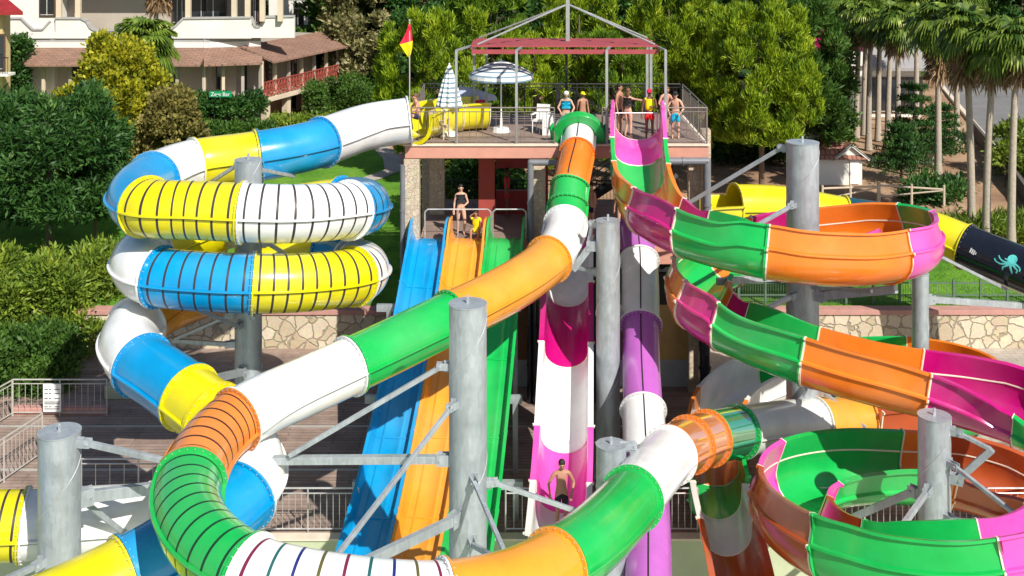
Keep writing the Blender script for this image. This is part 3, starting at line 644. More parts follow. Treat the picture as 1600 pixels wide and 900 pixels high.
# ------------------------------------------------------------ railings
def railing(a, b, h, label, m_='railpaint', step=.15, double=True, group='metal railings', loop=False, r=.026, name='railing'):
    a = Vector(a); b = Vector(b); d = b-a; L = d.length; e = empty(name, a, label, 'railing', group)
    mb = MB(); u = Vector((0,0,1))
    mb.cyl(a+u*h, b+u*h, r, n=8)
    for q in (a, b): mb.cyl(q, q+u*h, r, n=8)
    if double: mb.cyl(a+u*(h-.14), b+u*(h-.14), r*.7, n=6)
    mb.cyl(a+u*.1, b+u*.1, r*.8, n=6)
    k = int(L/2.2)
    for i in range(1, k+1): q = a+d*i/(k+1); mb.cyl(q, q+u*h, r*.95, n=8)
    mb.build('rail_frame', m_, e, smooth=True)
    mb = MB(); n = max(1, int(L/step))
    for i in range(1, n): q = a+d*i/n; mb.cyl(q+u*.1, q+u*(h-(.14 if double else 0)), .010, n=5)
    mb.build('balusters', m_, e); return e
u3 = Vector((0,0,1)); YR = 40.08
M['deckrail'] = mat('deck_rail_paint', (.20,.17,.155), .45, .2, .15)
railing((GX(643,YR), YR, ZD), (GX(712,YR), YR, ZD), 1.25, 'deck railing at the far left edge, before the yellow slide entry', 'deckrail', .22)
railing((GX(713,YR), YR, ZD), (GX(806,YR), YR, ZD), 1.25, 'deck railing between the two left canopy posts', 'deckrail', .22)
railing((GX(808,YR), YR, ZD), (GX(866,YR), YR, ZD), 1.25, 'deck railing just left of the green hood', 'deckrail', .22)
railing((GX(941,YR), YR, ZD), (GX(960,YR), YR, ZD), 1.25, 'narrow deck railing between the green hood and the pink entry', 'deckrail', .2)
railing((GX(1032,YR), YR, ZD), (GX(1104,YR), YR, ZD), 1.25, 'deck railing at the front right corner', 'deckrail', .22)
railing((GX(1105,YR), YR+.05, ZD), (GX(1105,YR), 45.9, ZD), 1.25, 'deck railing along the right side of the deck', 'deckrail', .22)
railing((GX(643,YR), YR+2.6, ZD), (GX(643,YR), 45.9, ZD), 1.25, 'deck railing at the left rear of the deck', 'deckrail', .22)
railing((XL+.1, 46.0, ZD), (XR-.1, 46.0, ZD), 1.25, 'long dark railing along the rear of the deck', 'darksteel', .14)
railing((XL+1.2, 44.0, ZD), (XL+2.2, 44.0, ZD), 1.15, 'short pale railing behind the closed parasol', 'railpaint', .2)
mb = MB(); q0, q1 = Vector((GX(962,YR), YR+.1, ZD)), Vector((GX(1027,YR), YR+.1, ZD))
mb.path([q0, q0+u3*1.05, q1+u3*1.05, q1], .026); tag(mb.build('grab_bar', 'steel', None, True), 'bare steel grab bar across the pink slide entry', 'grab bar', 'grab bars')
for X0, X1, lb in [(GX(664,40.4), GX(767,40.4), 'steel grab bar over the blue and orange lanes'), (GX(770,40.4), GX(822,40.4), 'steel grab bar over the green lane')]:
    mb = MB(); a = Vector((X0, 40.35, ZM)); b = Vector((X1, 40.35, ZM)); mb.path([a, a+u3*.95, a+u3*1.05+Vector((.1,0,0)), b+u3*1.05-Vector((.1,0,0)), b+u3*.95, b], .026)
    if X1-X0 > 1.5: c_ = a.lerp(b, .5); mb.path([c_, c_+u3*1.03], .02)
    tag(mb.build('grab_bar', 'steel', None, True), lb, 'grab bar', 'grab bars')
railing((GX(1018,40.4), 40.4, ZM), (GX(1075,40.4), 40.4, ZM), 1.1, 'small railing right of the purple tube mouth', 'railpaint', .16)
railing((GX(655,47), 46.4, ZM-.6), (GX(760,47), 46.4, ZM-.6), 1.3, 'dark railing behind the lower floor, left half', 'darksteel', .14)
railing((GX(790,47), 46.4, ZM-.6), (GX(1000,47), 46.4, ZM-.6), 1.3, 'dark railing behind the lower floor, right half', 'darksteel', .14)
ztr = [(402,560,'terrace railing left of the blue lane'),(790,829,'terrace railing right of the green lane'),(1040,1090,'terrace railing left of the grey chute'),(1180,1260,'terrace railing behind the left rim of the lowest turn'),(1262,1440,'terrace railing seen through the lowest spiral turn'),(1470,1640,'terrace railing at the far right')]
for x0, x1, lb in ztr: railing((GX(x0,31.1), 31.1, 0), (GX(x1,31.1), 31.1, 0), 1.2, lb, 'steel', .17, True, 'railings along the terrace edge')
railing((GX(127,32.8), 32.8, 0), (GX(395,32.8), 32.8, 0), 1.2, 'terrace railing behind the lower white tube', 'steel', .4, True, 'railings along the terrace edge')
e = railing((GX(20,38.5), 38.5, 0), (GX(167,38.5), 38.5, 0), 1.2, 'railing with a white notice in front of the bushes', 'railpaint', .2, True, 'railings round the stair corner')
railing((GX(20,38.5), 38.45, 0), (GX(-60,36.2), 36.2, 0), 1.2, 'railing turning off the left edge of the picture', 'railpaint', .2, True, 'railings round the stair corner')
railing((GX(66,35.6), 35.6, 0), (GX(-60,32.2), 32.2, 0), 1.3, 'sloping railing beside the walkway at the left edge', 'railpaint', .17, True, 'railings round the stair corner')
mb = MB(); mb.box((GX(20,38.6), 38.55, 0), (GX(167,38.6), 38.85, .22)); tag(mb.build('low_kerb_wall', 'coping', None, bevel=.02), 'low pink kerb wall under the railing with the notice', 'wall')
nb = empty('notice_board', (GX(82,38.4), 38.4, .3), 'white notice with lines of dark print hung on the railing', 'sign')
mb = MB(); mb.box((GX(68,38.4), 38.36, .18), (GX(96,38.4), 38.39, 1.1)); mb.build('panel', 'whiteplastic', nb)
mb = MB()
for zz, L in [(.92,0),(.78,1),(.62,2),(.50,3),(.44,3),(.34,1),(.27,3)]:
    xs = [(.05,.16),(.2,.27),(.38,.55)] if L < 3 else [(.05,.55)]
    for xa, xb in xs:
        q = GX(68,38.4)
        mb = MB(); mb.box((q+xa, 38.35, zz), (q+xb, 38.359, zz+.02)); mb.build('print_line', 'darkcloth', nb)
pass
mb = MB(); mb.box((GX(166,40), 39.8, 0), (GX(242,40), 40.6, .45)); tag(mb.build('planter_block', mat('pale_green_paint', (.42,.46,.32), .8), None, bevel=.02), 'low pale green block at the end of the railing', 'block')
# ------------------------------------------------------------ ground and setting
M['pool'] = mat('pool_wall_paint', (.50,.55,.36), .7, 0, .12, 1)
M['poolfloor'] = mat('pool_floor', (.45,.52,.38), .6, 0, .2, .8)
M['paver'] = brickmat('grey_pavers', (.46,.40,.34), (.40,.35,.30), (.28,.25,.22), 1, 1, .5, .25, .5, .012, .85, 'xy', .25)
M['coping'] = mat('pink_coping', (.50,.26,.22), .8, 0, .15, 3)
M['asphalt'] = mat('asphalt', (.19,.185,.18), .9, 0, .2, .4, bump=.2, bscale=60)
def groundmat(name, c1, c2, c3, sc=.25, bump=.5):
    m = bpy.data.materials.new(name); m.use_nodes = True; t = m.node_tree; b = t.nodes['Principled BSDF']; b.inputs['Roughness'].default_value = .95; b.inputs['Specular IOR Level'].default_value = .2
    tc = t.nodes.new('ShaderNodeTexCoord'); n = t.nodes.new('ShaderNodeTexNoise'); n.inputs['Scale'].default_value = sc; n.inputs['Detail'].default_value = 10; n.inputs['Roughness'].default_value = .7
    t.links.new(tc.outputs['Object'], n.inputs['Vector']); cr = t.nodes.new('ShaderNodeValToRGB'); e = cr.color_ramp.elements
    e[0].position = .35; e[0].color = (*c1, 1); e[1].position = .65; e[1].color = (*c3, 1); q = cr.color_ramp.elements.new(.5); q.color = (*c2, 1)
    t.links.new(n.outputs[0], cr.inputs[0]); n2 = t.nodes.new('ShaderNodeTexNoise'); n2.inputs['Scale'].default_value = 14; n2.inputs['Detail'].default_value = 6; t.links.new(tc.outputs['Object'], n2.inputs['Vector'])
    mx = t.nodes.new('ShaderNodeMix'); mx.data_type = 'RGBA'; mx.blend_type = 'OVERLAY'; mx.inputs[0].default_value = .6; t.links.new(cr.outputs[0], mx.inputs[6]); t.links.new(n2.outputs[0], mx.inputs[7]); t.links.new(mx.outputs[2], b.inputs['Base Color'])
    bp = t.nodes.new('ShaderNodeBump'); bp.inputs['Strength'].default_value = bump; bp.inputs['Distance'].default_value = .05; t.links.new(n2.outputs[0], bp.inputs['Height']); t.links.new(bp.outputs[0], b.inputs['Normal']); return m
M['soil'] = groundmat('soil', (.22,.13,.08), (.34,.21,.13), (.44,.30,.19)); M['lawn'] = groundmat('lawn', (.06,.17,.014), (.10,.25,.022), (.15,.30,.035), .5, .3)
def gz(X, Y):
    if Y < 44.9: return 1.33
    b = 1.33+min(1, max(0, (Y-45)/12))*1.35
    if Y > 95: b += (Y-95)*.035
    return b
def sheet(name, m_, x0, x1, y0, y1, nx, ny, dz=0, edge=None):
    mb = MB()
    for j in range(ny+1):
        for i in range(nx+1):
            Y = y0+(y1-y0)*(j/ny)**1.6; a, b = (x0, x1) if edge is None else edge(Y); X = a+(b-a)*i/nx; mb.v.append((X, Y, gz(X, Y)+dz))
    for j in range(ny):
        for i in range(nx): k = j*(nx+1)+i; mb.f.append((k, k+1, k+nx+2, k+nx+1)); mb.mi.append(0)
    return mb.build(name, m_, None, True, kind='structure')
sheet('ground', 'soil', -420, 420, 44.95, 1400, 90, 90, -.06)
M['scrub'] = groundmat('scrub', (.02,.05,.01), (.04,.08,.015), (.08,.10,.03), .3)
sheet('far_ground', 'scrub', -420, 420, 100, 1390, 60, 60, .25)
mb = MB(); mb.box((-80, 30.9, -.3), (80, 45.0, 0)); mb.build('terrace_floor', 'terrace', None, kind='structure')
mb = MB(); mb.box((GX(1112,40), 36.5, .0), (80, 44.9, .006)); mb.build('paved_yard', 'paver', None, kind='structure')
mb = MB(); mb.box((-400, -60, -2.3), (400, 30.9, -2.0)); mb.build('pool_floor', 'poolfloor', None, kind='structure')
mb = MB(); mb.box((-80, 30.75, -2), (80, 30.9, -.02)); mb.build('pool_wall', 'pool', None, kind='structure')
mb = MB(); mb.box((-80, 30.7, -.02), (80, 31.02, .04)); mb.build('terrace_kerb', 'creamcoat', None, kind='structure')
for Y in (34.6, 37.6):
    mb = MB(); mb.box((-30, Y, 0), (6, Y+.12, .012)); mb.build('drain_strip', 'railpaint', None, kind='structure')
# retaining walls
for X0, X1, lb in [(-60, XL-.1, 'fieldstone retaining wall behind the terrace left of the tower'), (XR+.2, 60, 'fieldstone retaining wall with pink coping right of the tower')]:
    e = empty('retaining_wall', ((X0+X1)/2, 45, 0), lb, 'wall')
    mb = MB(); mb.box((X0, 44.55, 0), (X1, 44.95, 1.32)); mb.build('stone_face', 'stonewall', e)
    mb = MB(); mb.box((X0, 44.48, 1.32), (X1, 45.05, 1.50)); mb.build('coping', 'coping', e, bevel=.01)
# lawns and paths
sheet('lawn_left', 'lawn', -26, -3.4, 45.1, 74, 20, 60, .05, lambda Y: (-40, -4.1-(max(0, Y-63))*.2))
sheet('lawn_right', 'lawn', 6, 40, 45.1, 50.5, 30, 10, .05)
def strip(name, pts, wd, m_, dz=.09):
    mb = MB(); n = len(pts)
    for i, (x, y) in enumerate(pts):
        a = pts[max(0, i-1)]; b = pts[min(n-1, i+1)]; d = Vector((b[0]-a[0], b[1]-a[1])).normalized(); nx, ny = -d.y, d.x
        for s_ in (-1, 1): X, Y = x+nx*s_*wd/2, y+ny*s_*wd/2; mb.v.append((X, Y, gz(X, Y)+dz))
    for i in range(n-1): mb.f.append((2*i, 2*i+1, 2*i+3, 2*i+2)); mb.mi.append(0)
    return mb.build(name, m_, None, kind='structure')
def gp(px, py):                                       # ground point seen at a pixel
    Y = 45.0
    for _ in range(400):
        if gz(GX(px, Y), Y) >= CH-(py-YH)*Y/FPX: break
        Y += .15
    return (GX(px, Y), Y)
strip('garden_path', [gp(*q) for q in [(500,312),(540,294),(580,282),(615,268),(612,250),(598,236),(590,225)]], 1.0, 'paver')
strip('side_path', [gp(*q) for q in [(640,262),(625,240),(606,232),(560,215),(510,195),(520,170),(540,150)]], 1.3, 'coping', .08)
# road on the right
def road_c(t): a = Vector((28.4, 50)); b = Vector((40.5, 98)); return a.lerp(b, t)
strip('road', [tuple(road_c(i/12)) for i in range(-2, 14)], 7.6, 'asphalt', .06)
rd = (Vector((40.5,98))-Vector((28.4,50))).normalized(); rn = Vector((-rd.y, rd.x))
for sgn, wd in ((1, .3), (-1, .3)):
    pts = [tuple(road_c(i/12)+rn*sgn*3.95) for i in range(-2, 14)]; mb = MB()
    for a, b in zip(pts[:-1], pts[1:]):
        za, zb_ = gz(*a), gz(*b); A = Vector((*a, za)); B = Vector((*b, zb_)); mb.bar(A+u3*.06, B+u3*.06, wd, .2)
    mb.build('kerb', 'whiteplastic' if False else 'creamcoat', None, kind='structure')
strip('pavement', [tuple(road_c(i/12)-rn*5.2) for i in range(-2, 14)], 2.2, 'paver', .1)
# dark slatted fence along the road
def fence(a, b, h, m_, label, n, name='fence', slats=4):
    a = Vector(a); b = Vector(b); e = empty(name, a, label, 'fence'); 
    for i in range(n+1):
        q = a.lerp(b, i/n); mb = MB(); mb.box((q.x-.04, q.y-.04, q.z), (q.x+.04, q.y+.04, q.z+h)); mb.build('post', m_, e)
    mb = MB()
    for k in range(slats): z = h*(k+.7)/slats; mb.bar(a+u3*z, b+u3*z, .03, .05)
    mb.build('rails', m_, e); return e
M['fencegreen'] = mat('fence_green', (.10,.17,.12), .6, .1)
e = fence((GX(1112,45.3), 45.3, 1.5), (GX(1700,45.3), 45.3, 1.5), .95, 'fencegreen', 'thin green wire fence on the stone wall, right of the tower', 14, slats=2)
mb = MB()
for i in range(150):
    X = GX(1112,45.3)+i*.1; mb.cyl((X, 45.3, 1.5), (X+.05, 45.3, 2.4), .006, n=4); 
for i in range(90):
    X = GX(1112,45.3)+i*.1; mb.cyl((X+.05, 45.3, 1.5), (X, 45.3, 2.4), .006, n=4)
mb.build('wire_mesh', 'fencegreen', e)
# log fence in the dry garden
M['log'] = mat('pale_log', (.50,.42,.32), .8, 0, .2)
for a, b, lb in [((1285,322),(1372,318),'low log rail fence behind the yellow tube, left half'), ((1374,318),(1475,322),'low log rail fence behind the yellow tube, right half')]:
    A = gp(*a); B = gp(*b); e = empty('log_fence', (A[0], A[1], gz(*A)), lb, 'fence', 'log rail fences'); A = Vector((*A, gz(*A))); B = Vector((*B, gz(*B)))
    for t in (0, .5, 1): q = A.lerp(B, t); mb = MB(); mb.cyl(q, q+u3*1.0, .07, .06, 8); mb.build('post', 'log', e)
    mb = MB(); mb.cyl(A+u3*.85, B+u3*.8, .05, n=8); mb.cyl(A+u3*.3, B+u3*.75, .04, n=8); mb.build('rail', 'log', e)
# ------------------------------------------------------------ foliage
def leafmat(name, ca, cb, cc=None, sc=.9, trans=.25):
    m = bpy.data.materials.new(name); m.use_nodes = True; t = m.node_tree; t.nodes.remove(t.nodes['Principled BSDF']); out = t.nodes['Material Output']
    g = t.nodes.new('ShaderNodeNewGeometry'); tc = t.nodes.new('ShaderNodeTexCoord'); n = t.nodes.new('ShaderNodeTexNoise'); n.inputs['Scale'].default_value = sc; n.inputs['Detail'].default_value = 3
    t.links.new(tc.outputs['Object'], n.inputs['Vector']); ad = t.nodes.new('ShaderNodeMath'); ad.operation = 'MULTIPLY_ADD'; ad.inputs[1].default_value = .55; t.links.new(g.outputs['Random Per Island'], ad.inputs[0])
    mr = t.nodes.new('ShaderNodeMapRange'); mr.inputs[1].default_value = .3; mr.inputs[2].default_value = .7; mr.inputs[3].default_value = -.12; mr.inputs[4].default_value = .55; t.links.new(n.outputs[0], mr.inputs[0]); t.links.new(mr.outputs[0], ad.inputs[2])
    cr = t.nodes.new('ShaderNodeValToRGB'); e = cr.color_ramp.elements; e[0].position = .1; e[0].color = (*ca, 1); e[1].position = .85; e[1].color = (*cb, 1)
    if cc: q = cr.color_ramp.elements.new(.97); q.color = (*cc, 1)
    t.links.new(ad.outputs[0], cr.inputs[0]); d = t.nodes.new('ShaderNodeBsdfPrincipled'); d.inputs['Roughness'].default_value = .5; d.inputs['Specular IOR Level'].default_value = .3; t.links.new(cr.outputs[0], d.inputs['Base Color'])
    tr = t.nodes.new('ShaderNodeBsdfTranslucent'); t.links.new(cr.outputs[0], tr.inputs['Color']); mx = t.nodes.new('ShaderNodeMixShader'); mx.inputs[0].default_value = trans
    t.links.new(d.outputs[0], mx.inputs[1]); t.links.new(tr.outputs[0], mx.inputs[2]); t.links.new(mx.outputs[0], out.inputs[0]); return m
M['leafpine'] = leafmat('leaf_pine', (.045,.11,.006), (.34,.46,.018), (.58,.62,.07), 1.1, .12)
M['leafpineb'] = leafmat('leaf_pine_deep', (.03,.08,.008), (.20,.34,.02), (.40,.48,.06), 1.1, .12)
M['leafdark'] = leafmat('leaf_dark', (.014,.055,.012), (.065,.16,.03), (.16,.28,.07))
M['leafyellow'] = leafmat('leaf_yellow', (.11,.14,.01), (.50,.47,.025), (.72,.66,.06), 1.6)
M['leafolive'] = leafmat('leaf_olive', (.12,.11,.03), (.30,.26,.07), (.4,.36,.1), 1)
M['leafhedge'] = leafmat('leaf_hedge', (.07,.13,.015), (.26,.36,.04), (.38,.42,.06), 1)
M['leafpale'] = leafmat('leaf_variegated', (.10,.12,.03), (.42,.38,.18), (.72,.64,.40), 1.2)
M['leafmid'] = leafmat('leaf_mid', (.03,.08,.012), (.10,.20,.03), (.18,.28,.05))
M['palmleaf'] = leafmat('palm_leaf', (.03,.08,.01), (.20,.29,.035), (.52,.56,.18), 1.2, .18)
M['palmdry'] = leafmat('palm_dry', (.16,.09,.04), (.42,.28,.15), (.55,.42,.26), 1, .2)
M['bark'] = mat('bark', (.16,.11,.075), .9, 0, .3, 5, bump=.6, bscale=12); M['palmtrunk'] = mat('palm_trunk', (.40,.34,.27), .9, 0, .2, 6, bump=.5, bscale=15)
M['flowerpink'] = leafmat('flower_pink', (.55,.03,.16), (.80,.06,.28), None)
def leaves_mesh(name, blobs, n, L, W, up=.3, seed=0, clus=6, cr=.25, inner=.15, out=.7):
    rs = np.random.RandomState(seed); B = np.array([b[0]+tuple(b[1]) for b in blobs], float)
    A = (B[:,3]*B[:,4]+B[:,4]*B[:,5]+B[:,3]*B[:,5]); A /= A.sum(); nc = n//clus; idx = rs.choice(len(B), nc, p=A)
    d = rs.normal(size=(nc, 3)); d /= np.linalg.norm(d, axis=1)[:, None]; d[:,2] = np.where(d[:,2] < -.5, -d[:,2], d[:,2])
    rr = np.where(rs.rand(nc) < inner, rs.uniform(.35, .85, nc), rs.uniform(.86, 1.06, nc)); c = B[idx,:3]+d*B[idx,3:6]*rr[:,None]
    c = np.repeat(c, clus, 0); d = np.repeat(d, clus, 0); m = len(c); c = c+rs.normal(size=(m,3))*cr*.5
    ax = d*out+np.array([0,0,up])+rs.normal(size=(m,3))*.45; ax /= np.linalg.norm(ax, axis=1)[:,None]
    s_ = np.cross(ax, rs.normal(size=(m,3))); s_ /= np.linalg.norm(s_, axis=1)[:,None]+1e-9
    l = L*rs.uniform(.6, 1.3, (m,1)); w_ = W*rs.uniform(.7, 1.2, (m,1))
    nrm = np.cross(ax, s_)
    v = np.stack([c, c+ax*l*.5+s_*w_*.5+nrm*w_*.12, c+ax*l, c+ax*l*.5-s_*w_*.5+nrm*w_*.12], 1).reshape(-1, 3)
    me = bpy.data.meshes.new(name); me.vertices.add(len(v)); me.vertices.foreach_set('co', v.ravel().astype(np.float32))
    me.loops.add(4*m); me.loops.foreach_set('vertex_index', np.arange(4*m, dtype=np.int32)); me.polygons.add(m); me.polygons.foreach_set('loop_start', np.arange(0, 4*m, 4, dtype=np.int32)); me.polygons.foreach_set('loop_total', np.full(m, 4, dtype=np.int32))
    me.update(calc_edges=True); return me
def crown_blobs(w_, h, n, seed, base=0, shape='round', rb=(.22,.34), vert=0):
    thin = rb[1] < .2
    rs = random.Random(seed); out = []
    for i in range(n):
        z = rs.uniform(.12, .95)
        prof = math.sqrt(max(.05, 1-((z-.45)/.62)**2)) if shape == 'round' else (max(.12, 1-z)**.6 if shape == 'cone' else .85)
        a = rs.uniform(0, 2*math.pi); q = (rs.uniform(.72, 1.08)*prof*.92 if thin else rs.uniform(.35, .95)**.6*prof*.75); r = rs.uniform(*rb)*w_*.5*1.15
        out.append(((math.cos(a)*q*w_/2, math.sin(a)*q*w_/2, base+z*h), (r, r, r*(rs.uniform(.8, 1.25) if not vert else vert*rs.uniform(.7, 1.2)))))
    return out
def limbs(mb, h, tr, blobs, seed, base=0):
    rs = random.Random(seed); k = len(blobs)
    mb.cyl((0,0,-.2), (0,0,h*.5), tr, tr*.7, 10); mb.cyl((0,0,h*.5), (rs.uniform(-.2,.2), 0, h*.85), tr*.7, tr*.2, 8)
    for i in range(min(9, k)):
        c = blobs[(i*3) % k][0]; z0 = h*rs.uniform(.25, .55); mid = Vector((c[0]*.45, c[1]*.45, (z0+c[2])/2-.1)); mb.cyl((0,0,z0), mid, tr*.42, tr*.28, 7); mb.cyl(mid, Vector(c)*.0+mid.lerp(Vector(c), .6), tr*.28, tr*.08, 6)
tree_protos = {}
def tree(kind, px, py, w_, h, base, label, mname, n, L, W, up=.3, seed=1, cat='tree', group=None, share=None, shape='round', tr=.16, name='tree', Y=None, nb=22, rz=0, z=None, clus=6, cr=.25, rb=(.22,.34), sc=1, vert=0):
    if Y is None: X, Y = gp(px, py)
    else: X = GX(px, Y)
    z = gz(X, Y) if z is None else z
    e = empty(name, (X, Y, z), label, cat, group, rz); e.scale = (sc, sc, sc)
    if share and share in tree_protos: m1, m2 = tree_protos[share]
    else:
        bl = crown_blobs(w_, h-base, nb, seed, base, shape, rb, vert); m1 = leaves_mesh('crown', bl, n, L, W, up, seed, clus, cr); m1.materials.append(M[mname])
        mb = MB(); limbs(mb, h, tr, bl, seed); m2 = bpy.data.meshes.new('trunk'); m2.from_pydata(mb.v, [], mb.f); m2.materials.append(M['bark'])
        if share: tree_protos[share] = (m1, m2)
    for nm, me in (('crown', m1), ('trunk', m2)):
        o = bpy.data.objects.new(nm, me); S.collection.objects.link(o); o.parent = e
    return e
# pines behind the tower
pg = 'bright green pines behind the tower'
pines = [(640,62,.88,0,'pine at the left end of the row, behind the flag'),(700,60,1.0,1,'pine behind the closed parasol'),(765,65,1.16,2,'pine behind the open parasol'),(835,60,.86,0,'pine behind the canopy mast'),
 (905,65,1.12,1,'pine behind the green hood'),(975,60,.84,2,'pine behind the two women on the deck'),(1045,64,1.10,0,'pine behind the lifeguard'),(1105,64,1.0,1,'pine behind the right corner of the deck')]
for i, (px, Y, sc, v, lb) in enumerate(pines):
    tree('pine', px, 0, [4.6,5.0,4.2][v], [9.6,9.2,9.9][v], .6, lb, ['leafpine','leafpine','leafpineb'][v], 52000, .34, .055, 1.2, 11+v, 'pine', pg, 'pine%d' % v, 'col', .14, 'pine_tree', Y=Y, nb=88, rz=i*1.3, sc=sc, rb=(.06,.105), clus=18, cr=.16, vert=1.9)
tree('pine', 1190, 250, 5.6, 9.6, 1.8, 'largest pine, right of the deck, with a broad bright crown', 'leafpine', 80000, .34, .055, 1.1, 31, 'pine', None, None, 'round', .16, 'pine_tree', Y=58, nb=140, rb=(.055,.10), clus=18, cr=.16, vert=1.8)
tree('pine', 1255, 230, 4.2, 9.8, .9, 'dark pine squeezed behind the largest pine', 'leafmid', 26000, .40, .10, .6, 33, 'pine', None, None, 'round', .16, 'pine_tree', Y=62, nb=90, rb=(.09,.15), clus=12, cr=.25)
for i, (px, Y, h, mn) in enumerate([(560,92,12,'leafmid'),(680,90,13,'leafdark'),(800,92,13.5,'leafdark'),(900,94,13,'leafmid'),(1010,90,13,'leafdark'),(1110,94,13.5,'leafdark'),(1210,92,13,'leafdark'),(1300,104,11,'leafmid'),(1400,110,11.5,'leafdark'),(1500,120,12,'leafmid'),(1600,118,12,'leafdark'),(440,120,13,'leafmid'),(1340,130,13.5,'leafdark'),(1460,140,14,'leafmid'),(1560,150,14,'leafdark'),(620,110,14,'leafdark')]):
    tree('far', px, 0, 9.5, h, .5, ['far tree showing above the flag','far tree behind the left end of the canopy','far tree behind the canopy mast','far tree above the green hood','far tree above the right canopy end','far tree behind the right corner of the deck','far tree above the largest pine','far tree above the white villa','far tree between the middle palms','far tree above the road','far tree in the upper right corner','far tree behind the hotel roof end','farther tree behind the small palms','farther tree behind the dense palms','farther tree beyond the road end','farther tree between hotel and pines'][i], mn, 20000, .55, .26, .3, 50+i % 3, 'tree', 'far trees closing the view', 'far%s%d' % (mn, i % 2), 'round', .3, 'tree', Y=Y, nb=110, rz=i, rb=(.09,.17))
tree('var', 585, 110, 7.6, 11.6, .6, 'pale variegated tree left of the flag', 'leafpale', 40000, .42, .22, .4, 71, shape='round', Y=89, nb=150, rb=(.08,.15))
tree('var', 665, 150, 6.0, 7.5, .3, 'dark leafy tree under the pale variegated tree', 'leafdark', 16000, .34, .18, .4, 72, shape='round', Y=84, nb=90, rb=(.09,.16))
# left trees
tree('dark', 78, 400, 7.4, 7.1, 1.9, 'dense dark green leafy tree at the left edge', 'leafdark', 34000, .34, .10, .1, 81, shape='round', Y=49.5, nb=120, tr=.2, rb=(.075,.13), clus=9, cr=.3)
tree('dark', -60, 400, 6.5, 6.6, 1.0, 'second dark leafy tree cut by the left edge of the picture', 'leafdark', 26000, .34, .11, .15, 82, shape='round', Y=50.5, nb=90, tr=.2, rb=(.1,.17), clus=9, cr=.3)
tree('dark', 150, 390, 2.8, 4.4, 1.6, 'small dark tree between the dark leafy tree and the helix', 'leafdark', 12000, .32, .11, .15, 83, shape='round', Y=50.8, nb=24, tr=.12)
tree('thuja', 185, 280, 8.6, 7.7, .1, 'large yellow green conifer bush in front of the hotel', 'leafyellow', 50000, .26, .18, .5, 91, cat='bush', shape='cone', Y=60, nb=170, name='conifer_bush', rb=(.06,.12))
tree('thuja', 268, 280, 4.8, 5.4, .1, 'olive green conifer bush right of the yellow one', 'leafolive', 22000, .24, .16, .4, 92, cat='bush', shape='cone', Y=57.5, nb=110, name='conifer_bush', rb=(.09,.15))
def hedge(px0, px1, Y0, Y1, z0, z1, label, mname, n, L, W, seed, name='hedge', cat='hedge', lean=0, r=.5):
    rs = random.Random(seed); bl = []; nb = 60
    for i in range(nb):
        t = rs.random(); px = px0+(px1-px0)*t; Y = rs.uniform(Y0, Y1); zt = z0+(z1-z0)*(1-lean*t)
        bl.append(((GX(px, Y), Y, rs.uniform(z0+.1, max(z0+.2, zt-r*.7))), (r*rs.uniform(.8,1.3), r, r*rs.uniform(.8,1.1))))
    me = leaves_mesh('foliage', bl, n, L, W, .25, seed, 6, .25); X = GX((px0+px1)/2, Y0); e = empty(name, (X, (Y0+Y1)/2, z0), label, cat)
    link('foliage', me, e, [mname]); mb = MB()
    for i in range(14): b = bl[i*4]; mb.cyl((b[0][0], b[0][1], z0-.1), b[0], .03, .015, 5)
    mb.build('stems', 'bark', e); return e
hedge(-60, 165, 44.2, 46.5, .2, 3.5, 'tall light green hedge below the dark tree at the left edge', 'leafhedge', 42000, .30, .09, 101, lean=.12, r=.7)
hedge(120, 200, 46.2, 47.6, 1.5, 3.2, 'light green clipped shrub right of the tall hedge', 'leafhedge', 10000, .28, .09, 102, name='shrub', cat='shrub')
hedge(-60, 105, 40.2, 43, 0, 1.55, 'low flowering bushes behind the railing with the notice', 'leafmid', 26000, .20, .10, 103, name='bush', cat='bush', r=.5)
hedge(515, 640, 82, 88, 2.6, 5.2, 'dark clipped hedge along the path below the variegated tree', 'leafmid', 26000, .24, .12, 104, r=.7)
hedge(275, 420, 72.5, 74, 2.6, 3.6, 'green border of low shrubs before the hotel columns', 'leafmid', 18000, .24, .12, 105, name='shrub_border', cat='shrub')
hedge(425, 530, 75, 78, 2.6, 3.5, 'flowering shrubs at the hotel corner', 'leafhedge', 10000, .24, .12, 106, name='shrub_border', cat='shrub', r=.4)
hedge(470, 560, 46.0, 47.6, 1.4, 3.2, 'overhanging shrub on the retaining wall under the helix', 'leafolive', 7000, .22, .09, 107, name='shrub', cat='shrub')
hedge(1110, 1245, 66, 69, 2.6, 4.4, 'dark hedge in the shade right of the tower', 'leafdark', 16000, .26, .12, 108, r=.7)
hedge(1470, 1640, 51.5, 53.5, 2.0, 2.9, 'low spiky shrubs at the foot of the front palms', 'leafhedge', 8000, .45, .06, 109, name='shrub', cat='shrub', r=.4)
hedge(1420, 1500, 57, 60, 2.6, 3.1, 'dark shrubs among the palm trunks', 'leafdark', 4000, .35, .12, 110, name='shrub', cat='shrub', r=.4)
hedge(1290, 1318, 70, 74, 2.6, 10.0, 'climbing shrub with leafy stems beside the white villa', 'leafmid', 12000, .3, .16, 111, name='climbing_shrub', cat='shrub', r=.7)
hedge(1283, 1306, 71, 73, 7.6, 9.6, 'pink flowering bougainvillea above the climbing shrub', 'flowerpink', 3500, .22, .16, 112, name='bougainvillea', cat='shrub', r=.5)
hedge(1560, 1680, 60, 64, 2.7, 5.6, 'yellow green shrub beyond the road at the right edge', 'leafhedge', 12000, .3, .12, 113, name='shrub', cat='shrub', r=.7)
tree('inner', 770, 380, 3.6, 4.6, 1.2, 'dark tree seen through the tower between the pillars', 'leafdark', 14000, .34, .12, .2, 120, Y=50.5, nb=24)
